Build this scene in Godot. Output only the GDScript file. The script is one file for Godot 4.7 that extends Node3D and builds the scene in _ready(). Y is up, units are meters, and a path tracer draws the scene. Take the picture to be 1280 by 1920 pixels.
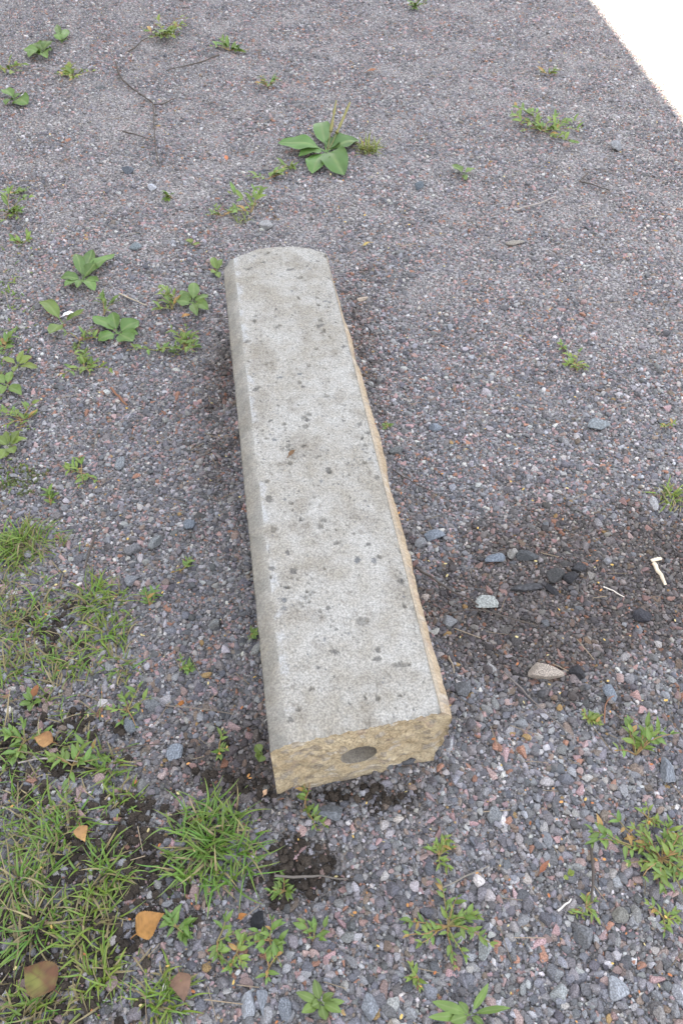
extends Node3D
# A broken concrete post lying on a gravel yard in the shade of a house. x right, -z away from the camera, metres.

var rng := RandomNumberGenerator.new()
var nz := FastNoiseLite.new()      # broad noise, about 1 per metre
var nf := FastNoiseLite.new()      # fine noise
var M := {}
var used := {}
const UP := Vector3.UP

func numbered(called: String) -> String:
	if not used.has(called):
		used[called] = 0
		return called
	used[called] += 1
	return "%s_%03d" % [called, used[called]]

func tag(o: Node, label: String, category: String, group := "", kind := "") -> Node:
	o.set_meta("label", label)
	if category: o.set_meta("category", category)
	if group: o.set_meta("group", group)
	if kind: o.set_meta("kind", kind)
	return o

func part(called: String, mesh: Mesh, m: Material, parent: Node = self) -> MeshInstance3D:
	var o := MeshInstance3D.new()
	o.name = numbered(called) if parent == self else called
	o.mesh = mesh
	o.material_override = m
	parent.add_child(o, true)
	return o

func base(called: String, at: Vector3) -> Node3D:
	var o := Node3D.new()
	o.name = numbered(called)
	add_child(o)
	o.position = at
	return o

# ---------------------------------------------------------------- ground shape
func bump(x: float, f: float, cx: float, cf: float, rx: float, rf: float) -> float:
	var a := (x - cx) / rx
	var b := (f - cf) / rf
	return exp(-(a * a + b * b))

func gh(x: float, f: float) -> float:
	var h := 0.011 * nz.get_noise_2d(x * 1.3, f * 1.3) + 0.006 * nz.get_noise_2d(x * 6.0 + 40.0, f * 6.0)
	if absf(x) < 1.5 and f < 1.2:
		h -= 0.034 * bump(x, f, -0.038, 0.315, 0.075, 0.05)
		h += 0.014 * bump(x, f, -0.093, 0.359, 0.06, 0.03) + 0.016 * bump(x, f, 0.000, 0.377, 0.06, 0.025)
		h += 0.012 * bump(x, f, -0.369, 0.315, 0.25, 0.25)
	# level bed under the post
	var q := to_post(x, f)
	var inside := smoothstep(-0.12, 0.0, q.y) * (1.0 - smoothstep(0.25, 0.37, q.y)) * smoothstep(-0.1, 0.02, q.x) * (1.0 - smoothstep(1.18, 1.3, q.x))
	h = lerpf(h, 0.0, inside)
	# stones and dirt banked unevenly against its foot
	var gap := Vector2(maxf(maxf(-q.x, q.x - 1.2), 0.0), maxf(maxf(-q.y, q.y - 0.245), 0.0)).length()
	if gap < 0.08: h += 0.017 * (1.0 - smoothstep(0.0, 0.07, gap)) * clampf(0.45 + 1.2 * nz.get_noise_2d(x * 12.0, f * 12.0 + 8.0), 0.0, 1.0)
	return h

func g(x: float, f: float, up := 0.0) -> Vector3:
	return Vector3(x, gh(x, f) + up, -f)

# bare soil between the stones, 0..1
func soil(x: float, f: float) -> float:
	if f > 1.6: return 0.0
	var s := 0.0
	s = maxf(s, 0.95 * bump(x, f, -0.061, 0.329, 0.075, 0.05))
	s = maxf(s, 0.7 * bump(x, f, -0.153, 0.436, 0.09, 0.045))
	s = maxf(s, 0.75 * bump(x, f, 0.040, 0.432, 0.09, 0.03))
	s = maxf(s, 0.75 * bump(x, f, -0.312, 0.337, 0.16, 0.14))
	s = maxf(s, 0.65 * bump(x, f, -0.478, 0.512, 0.16, 0.12))
	s = maxf(s, 0.5 * bump(x, f, -0.507, 0.704, 0.12, 0.12))
	s = maxf(s, 0.7 * bump(x, f, -0.390, 0.216, 0.2, 0.14))
	s = maxf(s, 0.3 * bump(x, f, -0.156, 0.529, 0.05, 0.1))
	s = maxf(s, 0.3 * bump(x, f, 0.468, 0.575, 0.12, 0.06))
	return clampf((s - 0.08) * 1.08 + (0.45 * nz.get_noise_2d(x * 14.0 + 9.0, f * 14.0) + 0.4 * nz.get_noise_2d(x * 40.0, f * 40.0)) * minf(1.0, s * 2.5), 0.0, 1.0)

# damp, dirty ground right of the post, with shade painted along its sides, 0..1
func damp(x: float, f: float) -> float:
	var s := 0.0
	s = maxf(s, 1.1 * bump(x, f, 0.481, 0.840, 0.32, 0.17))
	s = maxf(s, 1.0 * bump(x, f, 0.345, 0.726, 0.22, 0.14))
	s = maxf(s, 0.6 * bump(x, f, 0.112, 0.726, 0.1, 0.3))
	s = maxf(s, 0.5 * bump(x, f, -0.273, 1.304, 0.06, 0.4))  # no damp here: shade along the left foot, put into the ground colour
	s = maxf(s, 0.5 * bump(x, f, 0.052, 1.573, 0.07, 0.4))  # same painted shade along the far right foot
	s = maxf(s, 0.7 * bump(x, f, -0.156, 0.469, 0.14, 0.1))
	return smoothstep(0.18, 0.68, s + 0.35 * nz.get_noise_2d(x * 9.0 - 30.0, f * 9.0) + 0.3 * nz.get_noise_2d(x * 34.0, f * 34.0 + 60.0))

# pale dusty fines, 0..1
func dust(x: float, f: float) -> float:
	var s := 0.2 + 0.38 * smoothstep(0.7, 2.2, f)
	s = maxf(s, 0.95 * bump(x, f, -0.751, 2.777, 0.35, 0.35))
	s = maxf(s, 0.95 * bump(x, f, -0.494, 2.296, 0.16, 0.22))
	s = maxf(s, 0.75 * bump(x, f, 0.372, 3.067, 0.35, 0.5))
	s = maxf(s, 0.7 * bump(x, f, 0.788, 2.125, 0.3, 0.3))
	s = maxf(s, 0.75 * bump(x, f, -0.847, 1.741, 0.12, 0.1))
	s = maxf(s, 0.7 * bump(x, f, 0.719, 1.638, 0.2, 0.3))
	return smoothstep(0.3, 0.95, s + 0.5 * nz.get_noise_2d(x * 5.0 + 70.0, f * 5.0))

# post frame: s along it (0 at the near broken end), t across, from (x, f)
const PO := Vector2(-0.096, 0.432)
const PA := Vector2(-0.1497, 0.98873)
const PR := Vector2(0.98873, 0.1497)
func to_post(x: float, f: float) -> Vector2:
	var d := Vector2(x, f) - PO
	return Vector2(d.dot(PA), d.dot(PR))

func post_at(s: float, t: float, h: float) -> Vector3:
	var p := PO + PA * s + PR * t
	return Vector3(p.x, h, -p.y)

# ---------------------------------------------------------------- mesh helpers
func build(v: PackedVector3Array, idx: PackedInt32Array, col := PackedColorArray()) -> ArrayMesh:
	var n := PackedVector3Array()
	n.resize(v.size())
	for i in range(0, idx.size(), 3):
		var a := idx[i]
		var b := idx[i + 1]
		var c := idx[i + 2]
		var k := (v[c] - v[a]).cross(v[b] - v[a])
		n[a] += k
		n[b] += k
		n[c] += k
	for i in n.size():
		n[i] = n[i].normalized() if n[i].length_squared() > 1e-20 else UP
	var arr := []
	arr.resize(Mesh.ARRAY_MAX)
	arr[Mesh.ARRAY_VERTEX] = v
	arr[Mesh.ARRAY_NORMAL] = n
	if col.size(): arr[Mesh.ARRAY_COLOR] = col
	arr[Mesh.ARRAY_INDEX] = idx
	var m := ArrayMesh.new()
	m.add_surface_from_arrays(Mesh.PRIMITIVE_TRIANGLES, arr)
	return m

func grid_index(nu: int, nv: int) -> PackedInt32Array:   # nu x nv points, row by row
	var idx := PackedInt32Array()
	for j in nv - 1:
		for i in nu - 1:
			var a := j * nu + i
			idx.append_array([a, a + nu, a + 1, a + 1, a + nu, a + nu + 1])
	return idx

func ico(levels: int) -> Array:
	var p := (1.0 + sqrt(5.0)) / 2.0
	var v := [Vector3(-1, p, 0), Vector3(1, p, 0), Vector3(-1, -p, 0), Vector3(1, -p, 0), Vector3(0, -1, p), Vector3(0, 1, p), Vector3(0, -1, -p), Vector3(0, 1, -p), Vector3(p, 0, -1), Vector3(p, 0, 1), Vector3(-p, 0, -1), Vector3(-p, 0, 1)]
	for i in v.size(): v[i] = v[i].normalized()
	var f := [[0, 11, 5], [0, 5, 1], [0, 1, 7], [0, 7, 10], [0, 10, 11], [1, 5, 9], [5, 11, 4], [11, 10, 2], [10, 7, 6], [7, 1, 8], [3, 9, 4], [3, 4, 2], [3, 2, 6], [3, 6, 8], [3, 8, 9], [4, 9, 5], [2, 4, 11], [6, 2, 10], [8, 6, 7], [9, 8, 1]]
	for l in levels:
		var mid := {}
		var nf2 := []
		for t in f:
			var m := []
			for e in [[0, 1], [1, 2], [2, 0]]:
				var a: int = mini(t[e[0]], t[e[1]])
				var b: int = maxi(t[e[0]], t[e[1]])
				var key := a * 100000 + b
				if not mid.has(key):
					mid[key] = v.size()
					v.append(((v[a] + v[b]) * 0.5).normalized())
				m.append(mid[key])
			nf2.append([t[0], m[0], m[2]])
			nf2.append([t[1], m[1], m[0]])
			nf2.append([t[2], m[2], m[1]])
			nf2.append([m[0], m[1], m[2]])
		f = nf2
	return [v, f]

# A crushed stone: a ball cut by random planes, faces kept flat. About 1 across.
func stone_mesh(levels: int, cuts: int, deep: float, rough: float, seed_: int) -> ArrayMesh:
	var r := RandomNumberGenerator.new()
	r.seed = seed_
	var s := ico(levels)
	var planes := []
	for k in cuts:
		var d := Vector3(r.randfn(), r.randfn(), r.randfn()).normalized()
		planes.append([d, r.randf_range(deep, 0.92)])
	var pts := PackedVector3Array()
	for d in s[0]:
		var q := 1.0
		for pl in planes:
			var c: float = d.dot(pl[0])
			if c > 0.05: q = minf(q, pl[1] / c)
		q *= 1.0 + rough * nf.get_noise_3d(d.x * 0.9 + seed_, d.y * 0.9, d.z * 0.9) + rough * 0.6 * nf.get_noise_3d(d.x * 3.0 + seed_, d.y * 3.0, d.z * 3.0)
		pts.append(d * q * 0.5)
	var v := PackedVector3Array()
	var idx := PackedInt32Array()
	for t in s[1]:
		for k in [0, 2, 1]:
			idx.append(v.size())
			v.append(pts[t[k]])
	return build(v, idx)

# A leaf blade along a bent line. width(u) gives its outline; cols: edge and rib colour.
func leaf_mesh(a: Vector3, b: Vector3, width: float, kind: String, lift: float, fold: float, roll: float, c1: Color, c2: Color) -> ArrayMesh:
	var nu := 9
	var nv := 12
	if kind == "birch":
		nu = 15
		nv = 37
	if kind == "small":
		nu = 5
		nv = 7
	var v := PackedVector3Array()
	var col := PackedColorArray()
	var along := b - a
	var ln := along.length()
	var dir := along / maxf(ln, 1e-5)
	var side := dir.cross(UP).normalized()
	var up := side.cross(dir).normalized()
	side = side.rotated(dir, roll)
	up = up.rotated(dir, roll)
	var ph := rng.randf() * 6.0
	for j in nv:
		var u := float(j) / (nv - 1)
		var w := 0.0
		match kind:
			"plantain":   # a stalk, then a broad oval
				w = 0.07 if u < 0.22 else maxf(0.05, pow(sin(PI * pow((u - 0.2) / 0.8, 0.85)), 0.7))
			"oval":
				w = maxf(0.04, pow(sin(PI * pow(u, 0.85)), 0.75))
			"birch":
				w = (sin(u / 0.32 * PI * 0.5) if u < 0.32 else pow(cos((u - 0.32) / 0.68 * PI * 0.5), 1.15)) * (1.0 + (0.05 if j % 2 == 0 else -0.04)) + 0.01
			_:
				w = maxf(0.05, pow(sin(PI * pow(u, 0.8)), 0.9))
		var mid := a + along * u + up * (lift * sin(PI * u) * ln + 0.03 * ln * sin(u * 9.0 + ph) * u)
		for i in nu:
			var e := 2.0 * i / (nu - 1) - 1.0
			var q := absf(e)
			var rise := fold * q * w * width * 0.5
			if kind == "plantain" or kind == "oval":
				rise += 0.018 * width * w * cos(q * PI * 4.0) + 0.05 * width * sin(u * 14.0 + ph + e * 2.0) * q * q * w
			if kind == "birch":
				rise += 0.07 * width * sin(u * 7.0 + ph) * e + 0.012 * width * cos(u * 40.0 - q * 9.0) * q
			v.append(mid + side * e * w * width * 0.5 + up * rise)
			var pale := 1.0 - smoothstep(0.0, 0.16, q)
			var c := c1.lerp(c2, 0.55 * pale)
			c = c * (1.0 + 0.22 * nf.get_noise_3d(v[-1].x * 40.0, v[-1].y * 40.0, v[-1].z * 40.0))
			if kind == "birch":
				c = c * (1.0 - 0.22 * smoothstep(0.8, 1.0, cos((u * 8.0 - q * 1.6) * TAU)))
				c = c.lerp(c2, clampf(0.5 + 1.6 * nf.get_noise_3d(v[-1].x * 22.0, 5.0 + ph, v[-1].z * 22.0), 0.0, 1.0)) * (1.0 + 0.5 * minf(0.0, nf.get_noise_3d(v[-1].x * 90.0, ph, v[-1].z * 90.0)))
			col.append(Color(c.r, c.g, c.b, 1.0))
	return build(v, grid_index(nu, nv), col)

# A round, tapering stem through points; colour is the thing's own.
func tube(pts: Array, r0: float, r1: float, sides: int, v: PackedVector3Array, idx: PackedInt32Array, col: PackedColorArray, c: Color, wob := 0.0) -> void:
	var start := v.size()
	for j in pts.size():
		var d: Vector3 = (pts[mini(j + 1, pts.size() - 1)] - pts[maxi(j - 1, 0)]).normalized()
		var s := d.cross(UP if absf(d.y) < 0.95 else Vector3.RIGHT).normalized()
		var t := s.cross(d)
		var r := lerpf(r0, r1, float(j) / (pts.size() - 1)) * (1.0 + wob * rng.randf_range(-1, 1))
		for i in sides:
			var an := TAU * i / sides
			v.append(pts[j] + (s * cos(an) + t * sin(an)) * r)
			var k := 1.0 + 0.18 * rng.randf_range(-1, 1)
			col.append(Color(c.r * k, c.g * k, c.b * k))
	for j in pts.size() - 1:
		for i in sides:
			var a := start + j * sides + i
			var b := start + j * sides + (i + 1) % sides
			idx.append_array([a, b, a + sides, b, b + sides, a + sides])
	for cap in [0, pts.size() - 1]:
		for i in range(1, sides - 1):
			var o: int = start + cap * sides
			idx.append_array([o, o + i, o + i + 1] if cap else [o, o + i + 1, o + i])

# One blade of grass: a ribbon with a fold, bent over by its own weight.
func blade(root: Vector3, az: float, tilt: float, ln: float, w: float, bend: float, v: PackedVector3Array, idx: PackedInt32Array, col: PackedColorArray, c: Color, tip: Color) -> void:
	var start := v.size()
	var out := Vector3(cos(az), 0, sin(az))
	var side := Vector3(-sin(az), 0, cos(az))
	var p := root
	var ang := tilt
	var seg := 6
	var twist := rng.randf_range(-0.9, 0.9)
	for j in seg + 1:
		var u := float(j) / seg
		var dir := out * sin(ang) + UP * cos(ang)
		var up := out * -cos(ang) + UP * sin(ang)
		var k := w * 0.5 * (0.75 + 0.5 * u if u < 0.4 else 0.95 * pow(1.0 - (u - 0.4) / 0.6, 0.7)) + 0.0001
		v.append(p - side * k + up * k * 0.5)
		v.append(p)
		v.append(p + side * k + up * k * 0.5)
		var cc := c.lerp(tip, u * u)
		col.append_array([cc, cc * Color(0.85, 0.9, 0.8, 1), cc])
		p += dir * ln / seg
		if p.y < root.y + 0.003: p.y = root.y + 0.003
		ang = minf(ang + bend / seg, 1.75)
		out = out.rotated(UP, twist / seg)
		side = side.rotated(UP, twist / seg)
		if j < seg:
			var a := start + j * 3
			idx.append_array([a, a + 1, a + 3, a + 1, a + 4, a + 3, a + 1, a + 2, a + 4, a + 2, a + 5, a + 4])

func grass_colour(dry: float, warm: float) -> Color:
	var k := rng.randf_range(0.75, 1.25)
	if rng.randf() < dry:
		return Color(0.27, 0.215, 0.12) * k * rng.randf_range(0.5, 1.0)
	return Color(0.088 + 0.08 * warm, 0.182 + 0.035 * warm, 0.024) * k * Color(rng.randf_range(0.85, 1.3), 1, rng.randf_range(0.7, 1.4))

func blades(x: float, f: float, radius: float, n: int, ln: float, dry: float, warm: float, upright: float, origin: Vector3) -> ArrayMesh:
	var v := PackedVector3Array()
	var idx := PackedInt32Array()
	var col := PackedColorArray()
	for i in n:
		var az := rng.randf() * TAU
		var r := radius * pow(rng.randf(), 0.8)
		var bx := x + cos(az) * r
		var bf := f - sin(az) * r
		var c := grass_colour(dry, warm)
		var tilt := rng.randf_range(0.2, 1.35) * (1.0 - 0.5 * upright)
		var off := az + rng.randfn() * 1.5
		blade(g(bx, bf, -0.004) - origin, off, tilt, ln * rng.randf_range(0.2, 0.8), rng.randf_range(0.0018, 0.0037), rng.randf_range(0.4, 2.4) * (1.0 - 0.4 * upright), v, idx, col, c, c.lerp(Color(0.26, 0.24, 0.07), rng.randf() * 0.6))
	return build(v, idx, col)

func tuft(label: String, x: float, f: float, radius: float, n: int, ln: float, dry := 0.2, warm := 0.0, upright := 0.0) -> void:
	var at := g(x, f)
	var o := base("grass_tuft", at)
	tag(o, label, "grass", "grass tufts growing in the gravel")
	part("green_blades", blades(x, f, radius * 1.15, int(n * 1.9), ln, dry * 0.3, warm, upright, at), M.leaf, o)
	part("dry_blades", blades(x, f, radius * 1.15, int(n * dry * 1.6) + 4, ln * 0.8, 1.0, warm, 0.0, at), M.dry, o)

func leaf_green(warm: float) -> Color:
	var k := rng.randf_range(0.8, 1.2)
	return Color((0.078 + 0.08 * warm) * k, (0.162 + 0.035 * warm) * k, 0.03 * k)

# Flat rosette of stalked broad leaves; each leaf [tip x, tip f, width].
func rosette(called: String, label: String, x: float, f: float, leaves: Array, warm := 0.0, spikes := []) -> void:
	var at := g(x, f)
	var o := base(called, at)
	tag(o, label, "plant", "broad leaved weeds in the gravel")
	for l in leaves:
		var tip := g(l[0], l[1], rng.randf_range(0.012, 0.026)) - at
		var c := leaf_green(warm) * Color(0.84, 0.84, 0.9)
		part("leaf", leaf_mesh(Vector3(0, 0.008, 0), tip, l[2], "plantain", rng.randf_range(0.03, 0.13), rng.randf_range(0.05, 0.3), rng.randf_range(-0.25, 0.25), c, Color(0.16, 0.21, 0.075)), M.leaf, o)
	for s in spikes:
		var v := PackedVector3Array()
		var idx := PackedInt32Array()
		var col := PackedColorArray()
		var tip := Vector3(s[0], s[2], -s[1]) - at
		var pts := []
		for k in 15:
			var u := k / 14.0
			pts.append(Vector3(tip.x * u, tip.y * (u * 1.25 - 0.25 * u * u), tip.z * pow(u, 1.3)))
		var sp := Node3D.new()
		sp.name = "flower_spike"
		o.add_child(sp, true)
		tube(pts, 0.0018, 0.0012, 6, v, idx, col, Color(0.14, 0.13, 0.045))
		part("stalk", build(v, idx, col), M.leaf, sp)
		v = PackedVector3Array()
		idx = PackedInt32Array()
		col = PackedColorArray()
		tube(pts.slice(6), 0.0046, 0.003, 8, v, idx, col, Color(0.17, 0.155, 0.04), 0.45)
		part("seed_head", build(v, idx, col), M.leaf, sp)

# Creeping weed: stems running over the ground with small narrow leaves.
func creeper(label: String, x: float, f: float, spread: float, stems: int, leaf: float, warm := 0.0, rise := 0.25, only := [], called := "creeping_weed") -> void:
	var at := g(x, f)
	var o := base(called, at)
	tag(o, label, "plant", "small creeping weeds in the gravel")
	var v := PackedVector3Array()
	var idx := PackedInt32Array()
	var col := PackedColorArray()
	for s in stems:
		var az := rng.randf() * TAU
		if only.size(): az = only[s % only.size()] + rng.randfn() * 0.15
		var ln := spread * rng.randf_range(0.5, 1.05)
		var pts := []
		var n := maxi(4, int(ln / (leaf * 0.55)))
		var px := 0.0
		var pz := 0.0
		var lift := rng.randf_range(0.3, 1.0) * rise
		for k in n + 1:
			var u := float(k) / n
			pts.append(Vector3(px, gh(x + px, f - pz) - at.y + 0.004 + lift * ln * sin(u * 1.9), pz))
			az += rng.randfn() * 0.18
			px += cos(az) * ln / n
			pz += sin(az) * ln / n
		tube(pts, 0.0013, 0.0007, 5, v, idx, col, Color(0.2, 0.19, 0.07).lerp(Color(0.3, 0.12, 0.06), rng.randf() * 0.6))
		for k in range(1, n + 1):
			for sgn in [-1, 1]:
				if rng.randf() < 0.22: continue
				var end: float = az + sgn * rng.randf_range(0.2, 1.6) if k < n else az + sgn * 0.45
				var l := leaf * rng.randf_range(0.45, 1.3) * (0.75 if k == n else 1.0)
				var p: Vector3 = pts[k]
				var tip := p + Vector3(cos(end), rng.randf_range(-0.2, 0.8), sin(end)) * l
				tip.y = maxf(tip.y, 0.004)
				var c := leaf_green(warm * rng.randf_range(0.3, 1.4))
				if rng.randf() < 0.02 + 0.05 * warm: c = Color(0.30, 0.17, 0.05)
				part("leaf", leaf_mesh(p, tip, l * rng.randf_range(0.3, 0.46), "small", 0.1, 0.25, rng.randf_range(-0.5, 0.5), c, Color(0.14, 0.19, 0.06)), M.leaf, o)
	part("stems", build(v, idx, col), M.leaf, o).set_meta("kind", "stuff")

func fallen_leaf(label: String, x: float, f: float, ln: float, az: float, width: float, c1: Color, c2: Color, up := 0.012, kind := "birch") -> void:
	var d := Vector3(cos(az), 0, sin(az)) * ln * 0.5
	var at := g(x, f, up)
	var o := base("fallen_leaf", at)
	tag(o, label, "leaf", "fallen leaves")
	part("leaf_blade", leaf_mesh(-d, d + UP * 0.006, width, kind, 0.1, 0.14, rng.randf_range(-0.2, 0.2), c1, c2), M.dry, o)
	var v := PackedVector3Array()
	var idx := PackedInt32Array()
	var col := PackedColorArray()
	tube([-d * 1.4 - UP * 0.003, -d * 1.15, -d * 0.97], 0.0006, 0.0009, 5, v, idx, col, c2 * 0.8)
	part("leaf_stalk", build(v, idx, col), M.dry, o)

func twig(label: String, pts2: Array, r0: float, r1: float, c: Color, called := "twig", up := 0.011, forks := []) -> void:
	var at := g(pts2[0], pts2[1], 0.0)
	var v := PackedVector3Array()
	var idx := PackedInt32Array()
	var col := PackedColorArray()
	for run in [pts2] + forks:
		var pts := []
		var n: int = run.size() / 2
		for k in n - 1:
			var a := Vector2(run[k * 2], run[k * 2 + 1])
			var b := Vector2(run[k * 2 + 2], run[k * 2 + 3])
			var m := maxi(2, int(a.distance_to(b) / 0.012))
			for j in m:
				var p := a.lerp(b, float(j) / m)
				pts.append(g(p.x + rng.randfn() * 0.0007, p.y + rng.randfn() * 0.0007, up + rng.randf() * 0.002) - at)
		pts.append(g(run[-2], run[-1], up) - at)
		tube(pts, r0 if run == pts2 else r0 * 0.6, r1, 6, v, idx, col, c, 0.15)
	var o := part(called, build(v, idx, col), M.bark)
	o.position = at
	tag(o, label, "twig" if called == "twig" else called.replace("_", " "))

func stone_material(c: Color) -> StandardMaterial3D:
	var m: StandardMaterial3D = M.stone.duplicate()
	m.albedo_color = c.linear_to_srgb()
	m.vertex_color_use_as_albedo = false
	return m

func loose_stone(label: String, x: float, f: float, w: float, d: float, h: float, yaw: float, c: Color, seed_: int, speckle := false) -> void:
	var o := part("stone", stone_mesh(3, 11 if seed_ % 3 else 8, 0.34, 0.035, seed_), stone_material(c))
	if speckle:
		o.material_override.albedo_texture = M.granite_tex
		o.material_override.uv1_scale = Vector3.ONE * 1.1
	o.transform = Transform3D(Basis(UP, yaw).scaled_local(Vector3(w, h, d)) , g(x, f, h * 0.34))
	tag(o, label, "stone", "loose stones lying on the gravel")

func scatter(called: String, mesh: Mesh, m: Material, list: Array, label: String, category: String) -> void:
	var mm := MultiMesh.new()
	mm.transform_format = MultiMesh.TRANSFORM_3D
	mm.use_colors = true
	mm.mesh = mesh
	mm.instance_count = list.size()
	for i in list.size():
		mm.set_instance_transform(i, list[i][0])
		mm.set_instance_color(i, list[i][1])
	var o := MultiMeshInstance3D.new()
	o.name = called
	o.multimesh = mm
	o.material_override = m
	add_child(o)
	tag(o, label, category, "", "stuff")

func noise_image(size: int, freq: float, lo: float, hi: float, sharp: float, seed_: int) -> ImageTexture:
	var n := FastNoiseLite.new()
	n.seed = seed_
	n.frequency = freq
	n.fractal_octaves = 4
	n.fractal_gain = 0.6
	var im := n.get_seamless_image(size, size)
	var out := Image.create(size, size, false, Image.FORMAT_RGB8)
	for y in size:
		for x in size:
			var k := clampf((im.get_pixel(x, y).r - 0.5) * sharp + 0.5, 0.0, 1.0)
			var q := lerpf(lo, hi, k)
			out.set_pixel(x, y, Color(q, q, q))
	return ImageTexture.create_from_image(out)

func _ready() -> void:
	rng.seed = 20
	nz.seed = 5
	nz.frequency = 1.0
	nz.fractal_octaves = 3
	nf.seed = 11
	nf.frequency = 1.0
	nf.fractal_octaves = 3
	# ------------------------------------------------------------ camera, sky, sun
	var cam := Camera3D.new()
	cam.name = "camera"
	add_child(cam)
	cam.position = Vector3(0, 1.18, 0)
	cam.rotation_degrees = Vector3(-49.9, 0, 0)
	cam.fov = 66.3
	cam.near = 0.05
	cam.far = 400.0
	cam.current = true
	var env := Environment.new()
	env.background_mode = Environment.BG_SKY
	var sky := ProceduralSkyMaterial.new()
	sky.sky_top_color = Color(0.688, 0.705, 0.748)
	sky.sky_horizon_color = Color(0.89, 0.887, 0.89)
	sky.sky_curve = 0.25
	sky.ground_bottom_color = Color(0.3, 0.29, 0.28)
	sky.ground_horizon_color = Color(0.7, 0.72, 0.74)
	sky.sky_energy_multiplier = 0.45
	sky.ground_energy_multiplier = 0.45
	env.sky = Sky.new()
	env.sky.sky_material = sky
	env.tonemap_mode = Environment.TONE_MAPPER_LINEAR
	env.tonemap_exposure = 29.5
	env.sdfgi_enabled = true
	env.ssao_enabled = true
	env.ssil_enabled = true
	var we := WorldEnvironment.new()
	we.name = "world"
	we.environment = env
	add_child(we)
	# The house to the left shades the yard; its roof edge throws the line that crosses the far right of the picture.
	var edge := Vector3(-0.058, 0, -0.9983)            # along the roof edge
	var out := Vector3(0.9983, 0, -0.058)              # from the house into the yard
	var line := Vector3(1.186, 0, -2.713)              # a point on the shadow line
	var roof_h := 3.3
	var reach := 4.6
	var sun := DirectionalLight3D.new()
	sun.name = "sun"
	sun.light_energy = 1.6
	sun.light_color = Color(1.0, 0.95, 0.87)
	sun.light_angular_distance = 0.5
	sun.shadow_enabled = true
	add_child(sun)
	sun.look_at_from_position(Vector3.ZERO, out * reach + edge * 1.4 - UP * roof_h, UP)

	# ------------------------------------------------------------ materials
	M.leaf = StandardMaterial3D.new()
	M.leaf.vertex_color_use_as_albedo = true
	M.leaf.roughness = 0.55
	M.leaf.backlight = Color(0.35, 0.4, 0.15)
	M.leaf.backlight_enabled = true
	M.leaf.cull_mode = BaseMaterial3D.CULL_DISABLED
	M.dry = M.leaf.duplicate()
	M.dry.roughness = 0.8
	M.dry.backlight = Color(0.3, 0.22, 0.1)
	M.bark = StandardMaterial3D.new()
	M.bark.vertex_color_use_as_albedo = true
	M.bark.roughness = 0.9
	M.stone = StandardMaterial3D.new()
	M.stone.vertex_color_use_as_albedo = true
	M.stone.roughness = 0.85
	M.stone.metallic_specular = 0.35
	M.stone.albedo_texture = noise_image(256, 0.05, 0.62, 1.0, 2.2, 3)
	M.stone.uv1_triplanar = true
	M.stone.uv1_scale = Vector3.ONE * 0.7
	M.granite_tex = noise_image(256, 0.09, 0.35, 1.0, 3.2, 8)
	M.ground = StandardMaterial3D.new()
	M.ground.vertex_color_use_as_albedo = true
	M.ground.roughness = 0.95
	M.ground.albedo_texture = noise_image(512, 0.06, 0.45, 1.0, 2.6, 4)
	M.ground.uv1_triplanar = true
	M.ground.uv1_world_triplanar = true
	M.ground.uv1_scale = Vector3.ONE * 3.1
	M.ground.heightmap_enabled = true
	M.ground.heightmap_texture = noise_image(512, 0.08, 0.0, 1.0, 2.0, 6)
	M.ground.heightmap_scale = 0.5
	M.concrete = StandardMaterial3D.new()
	M.concrete.vertex_color_use_as_albedo = true
	M.concrete.roughness = 0.92
	M.concrete.metallic_specular = 0.3
	M.concrete.albedo_texture = noise_image(512, 0.12, 0.8, 1.0, 2.4, 14)
	M.concrete.uv1_triplanar = true
	M.concrete.uv1_scale = Vector3.ONE * 4.0
	M.fracture = M.concrete.duplicate()
	M.fracture.albedo_texture = noise_image(512, 0.10, 0.78, 1.0, 2.4, 15)
	M.plaster = StandardMaterial3D.new()
	M.plaster.albedo_color = Color(0.78, 0.75, 0.68)
	M.plaster.roughness = 0.9
	M.roofing = StandardMaterial3D.new()
	M.roofing.albedo_color = Color(0.3, 0.28, 0.27)
	M.roofing.roughness = 0.8
	M.glass = StandardMaterial3D.new()
	M.glass.albedo_color = Color(0.1, 0.12, 0.14)
	M.glass.roughness = 0.1

	make_ground()
	make_house(line - out * reach, edge, out, roof_h)
	make_post()
	make_gravel()
	make_crumbs()
	make_stones()
	make_plants()
	make_litter()
	print("done")

func make_ground() -> void:
	var xs := PackedFloat32Array()
	var x := -1.8
	while x < 1.85:
		xs.append(x)
		x += 0.014
	var fs := PackedFloat32Array()
	x = -0.6
	while x < 4.5:
		fs.append(x)
		x += 0.014
	for ax in [xs, fs]:                       # the sheet goes on to the horizon in widening steps
		var step := 0.05
		while ax[-1] < 150.0:
			ax.append(ax[-1] + step)
			step *= 1.35
		step = 0.05
		while ax[0] > -150.0:
			ax.insert(0, ax[0] - step)
			step *= 1.35
	var v := PackedVector3Array()
	var col := PackedColorArray()
	for f in fs:
		for q in xs:
			var near := absf(q) < 2.5 and absf(f) < 5.5
			v.append(Vector3(q, gh(q, f), -f))
			var c := Color(0.29, 0.274, 0.27)
			if near:
				c = c.lerp(Color(0.45, 0.424, 0.412), dust(q, f) * 0.9)
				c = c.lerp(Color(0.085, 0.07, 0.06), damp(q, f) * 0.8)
				c = c.lerp(Color(0.06, 0.048, 0.038), soil(q, f))
			c = c * (1.0 + 0.25 * nf.get_noise_2d(q * 30.0, f * 30.0))
			col.append(Color(c.r, c.g, c.b, 1.0))
	var o := part("ground", build(v, grid_index(xs.size(), fs.size()), col), M.ground)
	tag(o, "gritty grey ground of the yard under the gravel", "", "", "structure")

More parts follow.
